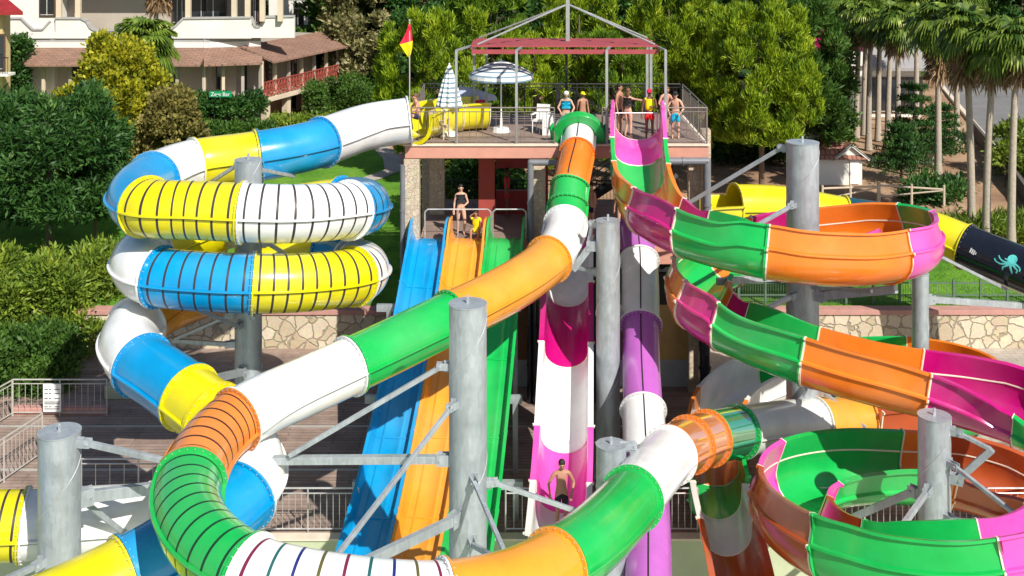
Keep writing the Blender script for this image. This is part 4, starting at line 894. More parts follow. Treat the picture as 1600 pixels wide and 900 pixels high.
tree('inner', 690, 380, 3.0, 4.2, .8, 'sunlit shrub tree seen through the left bay of the tower', 'leafhedge', 12000, .3, .12, .2, 121, Y=53, nb=24)
# grass tufts on the lawns
def tufts(name, x0, x1, y0, y1, n, seed, edge=None):
    rs = np.random.RandomState(seed); X = rs.uniform(x0, x1, n); Y = rs.uniform(y0, y1, n); v = np.zeros((n, 3, 3)); z = np.array([gz(a, b) for a, b in zip(X, Y)])
    an = rs.uniform(0, 6.28, n); h = rs.uniform(.05, .13, n); w_ = .022
    v[:,0] = np.stack([X-np.cos(an)*w_, Y-np.sin(an)*w_, z], 1); v[:,1] = np.stack([X+np.cos(an)*w_, Y+np.sin(an)*w_, z], 1); v[:,2] = np.stack([X+rs.normal(size=n)*.03, Y+rs.normal(size=n)*.03, z+h], 1)
    me = bpy.data.meshes.new(name); me.from_pydata(v.reshape(-1,3).tolist(), [], np.arange(3*n).reshape(-1,3).tolist()); o = link(name, me, None, ['leafhedge']); o['kind'] = 'stuff'
    tag(o, 'short grass blades on the lawn', 'grass'); return o
tufts('grass', -16, -3.9, 45.2, 60, 26000, 1); tufts('grass', 7, 26, 45.2, 50.3, 26000, 2)
# ------------------------------------------------------------ palms
def palm_meshes(seed, H, lean, nf=34, R_=1.9, skirt=1.6):
    rs = random.Random(seed); mb = MB(); pts = [Vector((lean*(i/8)**2, 0, H*i/8)) for i in range(9)]
    for i in range(8): r0 = .19-.07*i/8; mb.cyl(pts[i], pts[i+1], r0+(.05 if i == 0 else 0), r0-.01, 12, False)
    top = pts[-1]; fr = MB(); dr = MB()
    def fan(m, o, d, size, nbl, droop):
        d = d.normalized(); nbl = nbl; sd = d.cross(u3).normalized(); up = sd.cross(d)
        for k in range(nbl):
            a = R(-105+210*k/(nbl-1)); dv = (d*math.cos(a)+sd*math.sin(a)); L = size*(1-.25*abs(a)/2)*rs.uniform(.9, 1.08); m1 = o+dv*L*.55+up*.05; tip = o+dv*L+Vector((0,0,-droop*L)); pv = sd*math.cos(a)-d*math.sin(a); w_ = L*.075
            m.add([o, m1+pv*w_, tip, m1-pv*w_], [(0,1,2,3)])
            m.add([m1+pv*w_*.8, tip+pv*w_*.2, tip+Vector((0,0,-L*.18)), m1-pv*w_*.2], [(0,1,2,3)]) if k % 3 == 0 else None
    for i in range(nf):
        az = rs.uniform(0, 2*math.pi); el = math.asin(rs.uniform(-.75, .99)); d = Vector((math.cos(az)*math.cos(el), math.sin(az)*math.cos(el), math.sin(el))); L = R_*rs.uniform(.34, .55)
        q = top+d*L+Vector((0,0,-.1*L)); fr.cyl(top, q, .025, .015, 4, False); fan(fr, q, (d+Vector((0,0,-.45))), R_*.60, 23, rs.uniform(.2,.5))
    for i in range(int(60*skirt/1.6)):
        az = rs.uniform(0, 2*math.pi); z0 = rs.uniform(0, skirt*.8); o = top-Vector((0,0,z0))+Vector((math.cos(az)*.18, math.sin(az)*.18, 0)); d = Vector((math.cos(az)*.45, math.sin(az)*.45, -1)); fan(dr, o, d, rs.uniform(.7, 1.1), 9, .2)
    return mb, fr, dr
palm_cache = {}
def palm(px, Y, ztop, label, seed, lean=0, R_=1.9, skirt=1.6, group='fan palms along the road', z=None):
    X = GX(px, Y); z0 = gz(X, Y) if z is None else z; e = empty('palm_tree', (X, Y, z0), label, 'palm', group, (seed*1.7) % 6.28 if not lean else 0)
    H0 = ztop-z0; key = (seed % 3, round(H0*2), lean, R_, skirt)
    if key not in palm_cache:
        res = []
        for m_, mn, nm in zip(palm_meshes(seed % 3+7, round(H0*2)/2, lean, 58, R_, skirt), ('palmtrunk', 'palmleaf', 'palmdry'), ('trunk', 'fronds', 'dead_fronds')):
            me = bpy.data.meshes.new(nm); me.from_pydata(m_.v, [], m_.f); me.materials.append(M[mn]); res.append((nm, me))
            if nm == 'trunk': me.polygons.foreach_set('use_smooth', [True]*len(me.polygons))
        palm_cache[key] = res
    for nm, me in palm_cache[key]: o = bpy.data.objects.new(nm, me); S.collection.objects.link(o); o.parent = e
    return e
for i, (px, Y, zt, ln, rr, sk, lb) in enumerate([(1580,50.6,11.3,.3,1.65,2.0,'rightmost palm of the front group'),(1541,51.5,11.0,.4,1.6,1.8,'second palm from the right in the front group'),(1518,53,11.6,-.3,1.6,2.8,'palm before the near end of the road, with a long dark skirt'),
   (1466,61.5,11.2,0,1.8,3.2,'palm with a hanging orange brown skirt of dead leaves'),(1403,67,10.6,0,1.65,1.8,'palm standing left of the layered conifer'),(1387,71,10.5,.3,1.55,1.6,'palm with a curved trunk before the grey villa roof'),(1372,73,11.0,.2,1.55,1.5,'palm right of the closest trunk pair'),
   (1357,70,10.6,.2,1.55,1.5,'slightly nearer palm of the close trunk pair'),(1350,75,11.0,.2,1.55,1.5,'rear palm of the close trunk pair'),(1338,74,10.8,.3,1.55,1.5,'second palm from the left before the white villa'),(1320,76,11.2,0,1.55,1.5,'leftmost palm before the white villa'),(1432,78,11.4,0,1.65,1.8,'palm between the layered conifer and the skirted palm'),(1495,72,12.0,0,1.9,2.2,'palm set back behind the road edge')]):
    palm(px, Y, zt, lb, i, ln, rr, sk)
palm(222, 66, 9.9, 'fan palm before the hotel balcony', 5, 0, 2.2, 1.5, None); palm(240, 68, 14.8, 'taller palm whose pale dead skirt hangs in at the top', 4, .3, 2.2, 3.8, None)
# layered conifer (araucaria)
def araucaria(px, py, h, label, seed):
    X, Y = gp(px, py); e = empty('layered_conifer', (X, Y, gz(X, Y)), label, 'conifer', 'layered conifers among the palms'); rs = random.Random(seed)
    mb = MB(); mb.cyl((X, Y, gz(X, Y)-.1), (X, Y, gz(X, Y)+h), .09, .03, 8); mb.build('trunk', 'bark', e); bl = []
    for k in range(6):
        z = gz(X, Y)+h*(.22+.14*k); L = 1.5*(1-k/7.5)
        for i in range(8):
            a = i*math.pi/4+k
            for q in (.35, .65, 1): bl.append(((X+math.cos(a)*L*q, Y+math.sin(a)*L*q, z+.1*q), (.24, .24, .07)))
    me = leaves_mesh('foliage', bl, 7000, .2, .07, .5, seed, 5, .1); link('foliage', me, e, ['leafdark'])
araucaria(1428, 262, 4.8, 'taller layered conifer among the palm trunks', 1); araucaria(1408, 285, 3.0, 'shorter layered conifer before the taller one', 2); araucaria(1470, 258, 3.4, 'layered conifer close to the skirted palm', 3)
# ------------------------------------------------------------ hotel
M['wallwhite'] = mat('white_render', (.74,.72,.66), .85, 0, .08, .8); M['wallcream'] = mat('cream_render', (.62,.52,.38), .85, 0, .10, .8)
M['wallgrey'] = mat('greige_render', (.42,.37,.31), .85, 0, .10, .8); M['shingle'] = brickmat('brown_shingles', (.30,.17,.12), (.24,.14,.10), (.13,.08,.06), 1, 1, .5, .22, .5, .02, .85, 'xy', .2)
M['glass'] = mat('dark_glass', (.02,.025,.03), .08, 0, 0, 1, spec=.8); M['frame'] = mat('brown_frame', (.10,.05,.03), .5); M['lattice'] = mat('red_lattice', (.34,.07,.05), .6); M['curtain'] = mat('curtain', (.55,.53,.48), .9)
M['bandgrey'] = mat('grey_band', (.38,.37,.36), .8); M['signgreen'] = mat('sign_green', (.0,.25,.10), .5, 0, 0)
ht = empty('hotel', (-25, 80, 2.6), 'cream and white hotel with brown shingle roof and columned verandas at the upper left', 'building')
A0 = Vector((-36, 75.5, 0)); A1 = Vector((-20.2, 75.5, 0)); A2 = Vector((-16.6, 76.5, 0)); A3 = Vector((-13.0, 86.5, 0))
zS = 4.75; zE = 7.28; zP0 = 8.15; zP1 = 10.1
def wins(O, U, u, z0, z1, wd, depth, parent, bars=2):
    fr = MB(); U_ = Vector(U).normalized()
    fr.obox(O, U_, u-.08, u+wd+.08, depth-.10, depth+.02, z0-.08, z1+.08); f = fr.build('window', 'frame', parent)
    g = MB(); g.obox(O, U_, u, u+wd, depth-.13, depth-.095, z0, z1); g.build('pane', 'glass', f)
    c = MB()
    for k in range(1, bars): c.obox(O, U_, u+wd*k/bars-.03, u+wd*k/bars+.03, depth-.16, depth-.12, z0, z1)
    c.obox(O, U_, u+.02, u+wd-.02, depth-.155, depth-.125, z0+.02, z0+.08); c.build('glazing_bar', 'railpaint', f)
for si, (Pa, Pb) in enumerate([(A0, A1), (A1, A2), (A2, A3)]):
    U = (Pb-Pa); L = U.length; U = U.normalized(); ext = .0
    mb = MB(); mb.obox(Pa, U, 0, L, 2.2, 12, 2.0, zS-.2); mb.build('ground_storey_wall', 'wallgrey', ht)
    mb = MB(); mb.obox(Pa, U, -.0, L, -.3, 12, zS-.22, zS+.02); mb.build('veranda_floor', 'wallcream', ht)
    mb = MB(); mb.obox(Pa, U, 0, L, 2.0, 12, zS+.02, zP0); mb.build('first_storey_wall', 'wallgrey', ht)
    # pent roof
    W = Vector((-U.y, U.x, 0)); mb = MB(); o0 = -.9; o1 = 1.6; e0 = Pa-U*(.0); e1 = Pb
    vs = [e0+W*o0+u3*zE, e1+W*o0+u3*zE, e1+W*o1+u3*(zP0+.1), e0+W*o1+u3*(zP0+.1), e0+W*o0+u3*(zE-.12), e1+W*o0+u3*(zE-.12), e1+W*o1+u3*(zP0-.05), e0+W*o1+u3*(zP0-.05)]
    mb.add(vs, [(0,1,2,3),(7,6,5,4),(0,4,5,1),(1,5,6,2),(2,6,7,3),(3,7,4,0)]); mb.build('pent_roof', 'shingle', ht)
    if si < 2:
        mb = MB(); mb.obox(Pa, U, 0, L, 1.3, 1.6, zP0, zP0+.35); mb.build('white_band', 'wallwhite', ht)
        mb = MB(); mb.obox(Pa, U, 0, L, 1.36, 1.6, zP0+.35, zP0+.62); mb.build('grey_band', 'bandgrey', ht)
        mb = MB(); mb.obox(Pa, U, 0, L, 1.28, 1.6, zP0+.62, zP0+1.05); mb.build('parapet', 'wallwhite', ht)
        mb = MB(); mb.obox(Pa, U, 0, L, 3.6, 12, zP0+.6, 13.6); mb.build('second_storey_wall', 'wallgrey', ht)
    # ground columns
    n = max(2, int(L/2.4))
    for i in range(n):
        u = L*(i+.3)/n; mb = MB(); mb.obox(Pa, U, u-.22, u+.22, .0, .44, 2.0, zS-.22); mb.build('column', 'wallcream', ht)
        if i % 2 == 0: wins(Pa, U, u+.5, 2.7, 4.3, 1.3, 2.2, ht)
    n = max(3, int(L/1.6))
    for i in range(n+1):
        u = L*i/n; mb = MB(); mb.obox(Pa, U, u-.10, u+.10, .0, .2, zS+.02, zE); mb.build('veranda_post', 'wallcream' if i % 2 else 'wallgrey', ht)
    for i in range(int(L/2.8)): wins(Pa, U, .9+i*2.8, zS+.3, zE-.35, 1.2, 2.0, ht)
# swooping white parapet pieces, second-floor columns
def parapet(xa, xb, prof, Y=76.75, th=.3):
    mb = MB(); pts = [(xa+(xb-xa)*t, z) for t, z in prof]; n = len(pts); v = []
    for (x, z) in pts: v += [(x, Y, zP0+.62), (x, Y, z), (x, Y+th, z), (x, Y+th, zP0+.62)]
    f = [(4*i+j, 4*i+4+j, 4*i+4+(j+1) % 4, 4*i+(j+1) % 4) for i in range(n-1) for j in range(4)]+[(0,1,2,3), (4*n-1, 4*n-2, 4*n-3, 4*n-4)]
    mb.add(v, f); mb.build('parapet', 'wallwhite', ht)
    mb = MB()
    for (a, za), (b, zb) in zip(pts[:-1], pts[1:]): mb.bar((a, Y+.12, za+.02), (b, Y+.12, zb+.02), .42, .12)
    mb.build('parapet_coping', 'bandgrey', ht)
sw = [(0,10.1),(.45,10.1),(.55,9.9),(.62,9.45),(.7,9.3),(1,9.3)]
parapet(GX(86,76.7), GX(175,76.7), sw); parapet(GX(175,76.7), GX(272,76.7), [(0,9.3),(.85,9.3),(1,9.5)]); parapet(GX(272,76.7), GX(392,76.7), [(0,9.5),(.12,10.1),(1,10.15)]); parapet(GX(392,77.2), GX(460,77.2), [(0,10.15),(.1,9.5),(.2,9.5),(.3,10.15),(1,10.2)], 77.2)
parapet(GX(0,76.7), GX(78,76.7), [(0,10.1),(.42,10.1),(.65,9.35),(.85,9.35),(1,9.9)])
for px in (92, 122, 294, 366, 387, 410, 438): mb = MB(); mb.box((GX(px,76.9)-.17, 76.8, 9.9), (GX(px,76.9)+.17, 77.1, 13.4)); mb.build('column', 'wallcream', ht)
for a, b in [(60,82),(270,292),(296,352),(393,402)]: wins(Vector((GX(a,79), 77.2, 0)), (1,0,0), 0, 9.6 if a > 100 else 10.0, 12.6, GX(b,79)-GX(a,79), 1.9, ht, 3)
mb = MB(); mb.box((-38, 76.9, 2), (GX(86,77), 80, 13.6)); mb.build('wing_wall', 'wallwhite', ht); wins(Vector((GX(64,76.9), 76.9, 0)), (1,0,0), 0, 10.3, 12.4, .9, 0, ht)
mb = MB(); mb.box((-39, 76.0, 13.5), (-15, 92, 13.9)); mb.build('roof_slab', 'shingle', ht)
# lattice railing on the receding side
U = (A3-A2); L = U.length; U = U.normalized(); mb = MB()
for z in (zS+.12, zS+1.05): mb.obox(A2, U, .2, L, -.05, .02, z, z+.07)
n = int(L/.38)
for i in range(n):
    a = A2+U*(.2+(L-.2)*i/n); b = A2+U*(.2+(L-.2)*(i+1)/n); mb.bar(a+u3*(zS+.15), b+u3*(zS+1.08), .035, .05); mb.bar(b+u3*(zS+.15), a+u3*(zS+1.08), .035, .05); mb.bar(a+u3*(zS+.15), a+u3*(zS+1.08), .05)
mb.build('lattice_railing', 'lattice', ht)
# vine on the veranda edge and green name board
hedge(282, 405, 74.2, 75.3, 3.9, 5.3, 'dark vine growing along the hotel veranda edge', 'leafdark', 12000, .26, .16, 130, name='vine', cat='vine', r=.45)
hedge(16, 36, 74.6, 75.6, 2.6, 9.0, 'climbing plant on the hotel wall at the far left', 'leafdark', 9000, .28, .14, 131, name='climbing_plant', cat='vine', r=.55)
hedge(486, 500, 80, 82, 2.6, 5.2, 'climber at the right end of the hotel veranda', 'leafmid', 5000, .26, .14, 132, name='vine', cat='vine', r=.4)
sg = empty('bar_sign', (GX(343,74.0), 74.0, 5.2), 'green name board with white script on the hotel veranda', 'sign')
mb = MB(); mb.box((GX(327,74), 73.96, 5.28), (GX(362,74), 74.02, 5.66)); mb.build('board', 'signgreen', sg)
def text(s_, loc, size, m_, parent, rz=0, align='CENTER', ext=.006):
    cu = bpy.data.curves.new('lettering', 'FONT'); cu.body = s_; cu.size = size; cu.extrude = ext; cu.align_x = align; cu.align_y = 'CENTER'
    o = bpy.data.objects.new('lettering', cu); S.collection.objects.link(o); bpy.context.view_layer.update(); me = bpy.data.meshes.new_from_object(o.evaluated_get(bpy.context.evaluated_depsgraph_get())); bpy.data.objects.remove(o)
    me.transform(Matrix.Translation(loc) @ Matrix.Rotation(rz, 4, 'Z') @ Matrix.Rotation(R(90), 4, 'X')); me.materials.clear()
    return link('lettering', me, parent, [m_])
text('Zeys Bar', (GX(344.5,74), 73.94, 5.46), .34, 'whiteplastic', sg)
# red roofed block at the left edge
rb_ = empty('side_wing', (-33, 70, 2.6), 'yellow walled block with a red roof edge at the far left', 'building')
M['wallyellow'] = mat('yellow_render', (.58,.45,.22), .85, 0, .1)
mb = MB(); mb.box((-40, 70.5, 2), (GX(4,70.5), 71.6, 11.0)); mb.build('wall', 'wallyellow', rb_)
mb = MB(); mb.add([(-40, 69.6, 11.1), (GX(36,69.6), 69.6, 11.1), (GX(16,72), 71.6, 11.75), (-40, 71.6, 11.8), (-40, 69.6, 10.9), (GX(36,69.6), 69.6, 10.9), (GX(16,72), 71.6, 11.55), (-40, 71.6, 11.6)], [(0,1,2,3),(7,6,5,4),(0,4,5,1),(1,5,6,2),(2,6,7,3),(3,7,4,0)]); mb.build('roof', 'red', rb_)
mb = MB(); mb.box((-40, 69.5, 7.2), (GX(14,69.6), 70.5, 7.35)); mb.build('balcony_slab', 'wallwhite', rb_)
mb = MB(); mb.box((-40, 69.52, 8.3), (GX(14,69.6), 69.56, 8.36))
for i in range(20): X = GX(14,69.6)-.05-i*.16; mb.box((X-.012, 69.53, 7.35), (X+.012, 69.55, 8.3))
mb.build('balcony_rail', 'darksteel', rb_)
wins(Vector((GX(-14,70.5), 70.5, 0)), (1,0,0), 0, 7.5, 9.6, .8, 0, rb_); wins(Vector((GX(-14,70.5), 70.5, 0)), (1,0,0), 0, 3.2, 5.6, .8, 0, rb_)
# second hotel block behind
h2 = empty('rear_hotel_block', (-15, 104, 2.6), 'white balconied block rising behind the end of the hotel roof', 'building')
mb = MB(); mb.box((GX(420,100), 100, 2), (GX(530,100), 112, 15.0)); mb.build('wall', 'wallwhite', h2)
for z in (6.6, 9.6, 12.4):
    mb = MB(); mb.box((GX(455,98.6), 98.6, z), (GX(520,98.6), 100, z+.2)); mb.build('balcony_slab', 'wallwhite', h2)
    mb = MB(); mb.box((GX(455,98.6), 98.62, z+1.05), (GX(520,98.6), 98.7, z+1.15))
    for i in range(22): X = GX(455,98.6)+i*.165; mb.box((X, 98.63, z+.2), (X+.03, 98.67, z+1.05))
    mb.build('balcony_rail', 'darksteel', h2)
    for k in range(3): wins(Vector((GX(458,100)+k*1.3, 100, 0)), (1,0,0), 0, z+.3, z+2.3, .9, 0, h2)
for px in (455, 478, 500, 520): mb = MB(); mb.box((GX(px,98.7)-.15, 98.65, 2), (GX(px,98.7)+.15, 99, 14.8)); mb.build('column', 'wallwhite', h2)
# parked vehicle glimpsed behind the veranda: white van roof
vn = empty('parked_van', (-13.3, 93, 2.7), 'white van parked behind the end of the hotel veranda', 'van')
mb = MB(); mb.v = []; prof = [(-2.3,.45),(-2.35,1.0),(-1.7,1.25),(-1.1,1.95),(2.2,2.0),(2.35,1.1),(2.3,.45)]
vs = [(-13.3+x, 92+s_, 2.65+z) for s_ in (0, 1.8) for x, z in prof]; n = len(prof)
mb.add(vs, [tuple(range(n-1,-1,-1)), tuple(range(n, 2*n))]+[(i, (i+1) % n, n+(i+1) % n, n+i) for i in range(n)]); mb.build('body', 'whiteplastic', vn, bevel=.08)
mb = MB(); mb.box((-14.2, 91.97, 2.65+1.2), (-11.3, 91.995, 2.65+1.8)); mb.build('window', 'glass', vn)
for dx in (-1.5, 1.5): mb = MB(); mb.cyl((-13.3+dx, 91.95, 3.0), (-13.3+dx, 92.2, 3.0), .34, n=20); mb.build('wheel', 'black', vn)
# ------------------------------------------------------------ villa, hut on the right
vl = empty('villa', (27, 88, 2.6), 'white villa with a grey roof behind the row of palms', 'building')
mb = MB(); mb.box((GX(1296,80), 80, 2), (GX(1350,80), 90, 6.6)); mb.box((GX(1350,82), 82.2, 2), (GX(1440,82), 90, 6.2)); mb.build('wall', 'wallwhite', vl)
mb = MB(); mb.box((GX(1290,80)-.1, 79.6, 6.6), (GX(1352,80), 90.2, 7.5)); mb.build('terrace_parapet', 'wallwhite', vl)
mb = MB(); x0, x1 = GX(1345,82)-.3, GX(1450,82)+.3
mb.add([(x0, 81.4, 6.2), (x1, 81.4, 6.2), (x1-.6, 86, 8.4), (x0+.6, 86, 8.4), (x0, 81.4, 6.0), (x1, 81.4, 6.0), (x1-.6, 86, 8.2), (x0+.6, 86, 8.2)], [(0,1,2,3),(7,6,5,4),(0,4,5,1),(1,5,6,2),(2,6,7,3),(3,7,4,0)]); mb.build('roof', mat('grey_tiles', (.30,.29,.29), .8), vl)
for px in (1362, 1392, 1418): wins(Vector((GX(px,82.2), 82.2, 0)), (1,0,0), 0, 3.0, 5.4, 1.0, 0, vl)
wins(Vector((GX(1305,80), 80, 0)), (1,0,0), 0, 3.2, 5.0, .9, 0, vl)
hedge(1300, 1350, 81.5, 83, 7.3, 8.3, 'row of pink flowers on the villa terrace', 'flowerpink', 3000, .25, .2, 140, name='flower_row', cat='flowers', r=.35)
mb = MB(); a = Vector((*gp(1400,240), 0)); mb.box((GX(1415,66), 66, 2.5), (GX(1475,66), 66.3, 4.1)); tag(mb.build('garden_wall', mat('pale_green_wall', (.50,.53,.40), .8), None), 'pale green garden wall behind the layered conifer', 'wall')
mb = MB(); p_ = [tuple(road_c(i/12)+rn*4.6) for i in range(-2, 7)]
for a, b in zip(p_[:-1], p_[1:]): mb.bar(Vector((*a, gz(*a)+.45)), Vector((*b, gz(*b)+.45)), .18, .95)
tag(mb.build('roadside_wall', mat('dark_wall', (.10,.09,.08), .9), None), 'low dark wall along the near edge of the road', 'wall')
hX, hY = gp(1316, 288); hz_ = gz(hX, hY); hu = empty('garden_hut', (hX, hY, hz_), 'small white hut with a gabled brown tiled roof behind the thick column', 'hut')
mb = MB(); w2 = 1.05; x0, x1 = hX-1.35, hX+1.05; mb.box((x0, hY, hz_-.1), (x1, hY+2.2, hz_+1.35)); mb.build('wall', 'wallwhite', hu)
mb = MB(); gx = hX+.45; mb.add([(gx-.75, hY-.02, hz_+1.35), (gx+.75, hY-.02, hz_+1.35), (gx, hY-.02, hz_+2.0), (gx-.75, hY+.25, hz_+1.35), (gx+.75, hY+.25, hz_+1.35), (gx, hY+.25, hz_+2.0)], [(0,1,2),(5,4,3),(0,3,4,1),(1,4,5,2),(2,5,3,0)]); mb.build('gable', 'wallwhite', hu)
mb = MB()
for s_ in (-1, 1): mb.bar((gx, hY-.15, hz_+2.06), (gx+s_*.95, hY-.15, hz_+1.28), .1, .12)
mb.build('barge_board', 'wallwhite', hu)
mb = MB(); mb.box((gx-.05, hY-.06, hz_), (gx+.42, hY-.03, hz_+1.25)); mb.build('door', 'whiteplastic', hu)
M['rooftile'] = brickmat('red_brown_tiles', (.36,.15,.10), (.26,.11,.08), (.10,.05,.04), 1, 1, .24, .3, .5, .03, .85, 'xy', .25)
mb = MB(); zr = hz_+1.32
vs = [(x0-.25, hY-.25, zr), (x1+.25, hY-.25, zr), (x1+.25, hY+2.5, zr), (x0-.25, hY+2.5, zr), (x0+.9, hY+1.1, zr+1.1), (x1-.9, hY+1.1, zr+1.1)]
mb.add(vs, [(0,1,5,4),(1,2,5),(2,3,4,5),(3,0,4),(3,2,1,0)]); mb.build('roof', 'rooftile', hu)
mb = MB(); mb.add([(gx, hY-.2, hz_+2.1), (gx+1.0, hY-.2, hz_+1.3), (gx+1.0, hY+.9, hz_+1.3), (gx, hY+1.0, hz_+2.1), (gx-1.0, hY-.2, hz_+1.3), (gx-1.0, hY+.9, hz_+1.3), (gx, hY-.2, hz_+2.04), (gx+1.0, hY-.2, hz_+1.24), (gx-1.0, hY-.2, hz_+1.24)], [(0,1,2,3),(0,3,5,4),(0,6,7,1),(0,4,8,6)]); mb.build('gable_roof', 'rooftile', hu)
# ------------------------------------------------------------ shade canopy on the deck
cp = empty('shade_canopy', (GX(876,41), 41.5, ZD), 'steel frame canopy with red slats and a central mast over the deck', 'canopy')
M['frameg'] = mat('canopy_steel', (.36,.38,.38), .45, .4, .1); M['redslat'] = mat('red_slat', (.33,.055,.065), .6, 0, .15)
zt = 12.02; bx = [GX(v, 40.1) for v in (713, 807, 948, 1040)]
for X in bx:
    mb = MB(); mb.box((X-.045, 40.06, ZD), (X+.045, 40.15, zt)); mb.build('post', 'frameg', cp)
    mb = MB(); mb.bar((X, 40.1, zt), (X+(0.45 if X == bx[0] else -.2 if X == bx[-1] else .25), 41.4, zt+.02), .07); mb.build('rafter', 'frameg', cp)
for px in (741, 760, 885, 1011, 1017): X = GX(px, 43.6); mb = MB(); mb.box((X-.05, 43.55, ZD), (X+.05, 43.65, zt)); mb.build('post', 'darksteel' if px == 885 else 'frameg', cp)
X0, X1 = bx[0]+.5, bx[-1]-.15
for k in range(5):
    Y = 41.0+k*.54; mb = MB(); mb.box((X0+k*.02, Y, zt+.02), (X1-k*.02, Y+.30, zt+.09)); mb.build('slat_panel', 'redslat', cp)
for X in [X0+(X1-X0)*q/6 for q in range(7)]:
    mb = MB(); mb.box((X-.035, 41.0, zt-.06), (X+.035, 43.7, zt+.016)); mb.build('cross_beam', 'redslat', cp)
for Y in (41.0, 43.6): mb = MB(); mb.box((X0, Y-.05, zt-.22), (X1, Y+.02, zt-.065)); mb.build('edge_beam', 'redslat', cp)
mX = GX(887, 42.4); mb = MB(); mb.box((mX-.07, 42.33, zt+.1), (mX+.07, 42.47, zt+2.1)); mb.cyl((mX, 42.4, zt+2.0), (mX-.12, 42.4, zt+3.2), .03); mb.cyl((mX, 42.4, zt+2.0), (mX+.12, 42.4, zt+3.2), .03); mb.build('mast', 'frameg', cp)
for (x, y) in ((X0+.2, 41.1), (X1-.1, 41.1), (X0+.2, 43.5), (X1-.1, 43.5)): mb = MB(); mb.cyl((mX, 42.4, zt+1.45), (x, y, zt+.1), .035, n=6); mb.build('stay', 'frameg', cp)
# ------------------------------------------------------------ parasols
def stripemat(name, axis, sc):
    m = bpy.data.materials.new(name); m.use_nodes = True; t = m.node_tree; b = t.nodes['Principled BSDF']; b.inputs['Roughness'].default_value = .85
    at = t.nodes.new('ShaderNodeAttribute'); at.attribute_name = 'ring'; cr = t.nodes.new('ShaderNodeMath'); cr.operation = 'MULTIPLY'; cr.inputs[1].default_value = sc; f = t.nodes.new('ShaderNodeMath'); f.operation = 'FRACT'; g = t.nodes.new('ShaderNodeMath'); g.operation = 'GREATER_THAN'; g.inputs[1].default_value = .62
    t.links.new(at.outputs['Fac'], cr.inputs[0]); t.links.new(cr.outputs[0], f.inputs[0]); t.links.new(f.outputs[0], g.inputs[0]); mx = t.nodes.new('ShaderNodeMix'); mx.data_type = 'RGBA'; mx.inputs[6].default_value = (.80,.80,.78,1); mx.inputs[7].default_value = (.16,.27,.34,1)
    t.links.new(g.outputs[0], mx.inputs[0]); t.links.new(mx.outputs[2], b.inputs['Base Color']); return m
M['strip'] = stripemat('parasol_stripes', 'z', 1)
def canopy_mesh(name, rings, nseg, c, parent, fold=0):   # rings: (radius, z, stripe value)
    mb = MB(); vals = []
    for (r, z, v) in rings:
        for i in range(nseg): a = 2*math.pi*i/nseg; q = r*(1+fold*(1 if i % 2 else -1)); mb.v.append((c[0]+q*math.cos(a), c[1]+q*math.sin(a), c[2]+z)); vals.append(v)
    for k in range(len(rings)-1):
        for i in range(nseg): mb.f.append((k*nseg+i, k*nseg+(i+1) % nseg, (k+1)*nseg+(i+1) % nseg, (k+1)*nseg+i)); mb.mi.append(0)
    o = mb.build(name, 'strip', parent); at = o.data.attributes.new('ring', 'FLOAT', 'POINT'); at.data.foreach_set('value', vals)
    sd = o.modifiers.new('thickness', 'SOLIDIFY'); sd.thickness = .01; return o
Yu = 42.3; X = GX(783, Yu); pa = empty('open_parasol', (X, Yu, ZD), 'open blue and white striped parasol on the deck', 'parasol')
top = 2.62; rg = [(.01+1.17*k/30, top-.50*(k/30)**1.5, k/30*5) for k in range(31)]+[(1.18, top-.52-.05*k, 5.0+k*.33) for k in range(1, 4)]
canopy_mesh('canopy', rg, 24, (X, Yu, ZD), pa); mb = MB(); mb.cyl((X, Yu, ZD), (X, Yu, ZD+top+.08), .028); mb.build('pole', 'whiteplastic', pa); mb = MB(); mb.cyl((X, Yu, ZD+.02), (X, Yu, ZD+.16), .34, .28, 20); mb.cyl((X, Yu, ZD+.16), (X, Yu, ZD+.5), .05); mb.build('base', 'whiteplastic', pa)
for i in range(8): a = i*math.pi/4; mb = MB(); mb.bar((X, Yu, ZD+top-.35), (X+math.cos(a)*1.1, Yu+math.sin(a)*1.1, ZD+top-.50), .015); mb.build('rib', 'whiteplastic', pa)
Yu = 41.6; X = GX(702, Yu); pa = empty('closed_parasol', (X, Yu, ZD), 'folded blue and white striped parasol at the left end of the deck', 'parasol')
rg = [(.02+.42*(k/24)**.8, 2.55-1.5*k/24, k/24*9) for k in range(25)]; rg += [(.30, 1.0, 9.3)]
canopy_mesh('canopy', rg, 20, (X, Yu, ZD), pa, .14); mb = MB(); mb.cyl((X, Yu, ZD), (X, Yu, ZD+2.62), .03); mb.build('pole', 'whiteplastic', pa); mb = MB(); mb.cyl((X, Yu, ZD+.02), (X, Yu, ZD+.14), .32, .26, 20); mb.build('base', 'whiteplastic', pa)
# yellow start tub of the helix slide
tb = empty('start_tub', (GX(690,42.4), 42.4, ZD), 'yellow start tub feeding the wide tube slide at the left of the deck', 'slide tub')
pth = Path([Vector((GX(757,42.9), 43.0, ZD+.86)), Vector((GX(720,42.6), 42.7, ZD+.86)), Vector((GX(680,42.2), 42.0, ZD+.84)), Vector((GX(652,41), 41.0, ZD+.80)), PZ(636,189,9.58)])
for a, b in ((0, 1.3), (1.3, 2.6), (2.6, 4)): trough_sec(pth, a, b, trough_prof(.85, .22, .84, False), 'yellow', tb, 'tub_section')
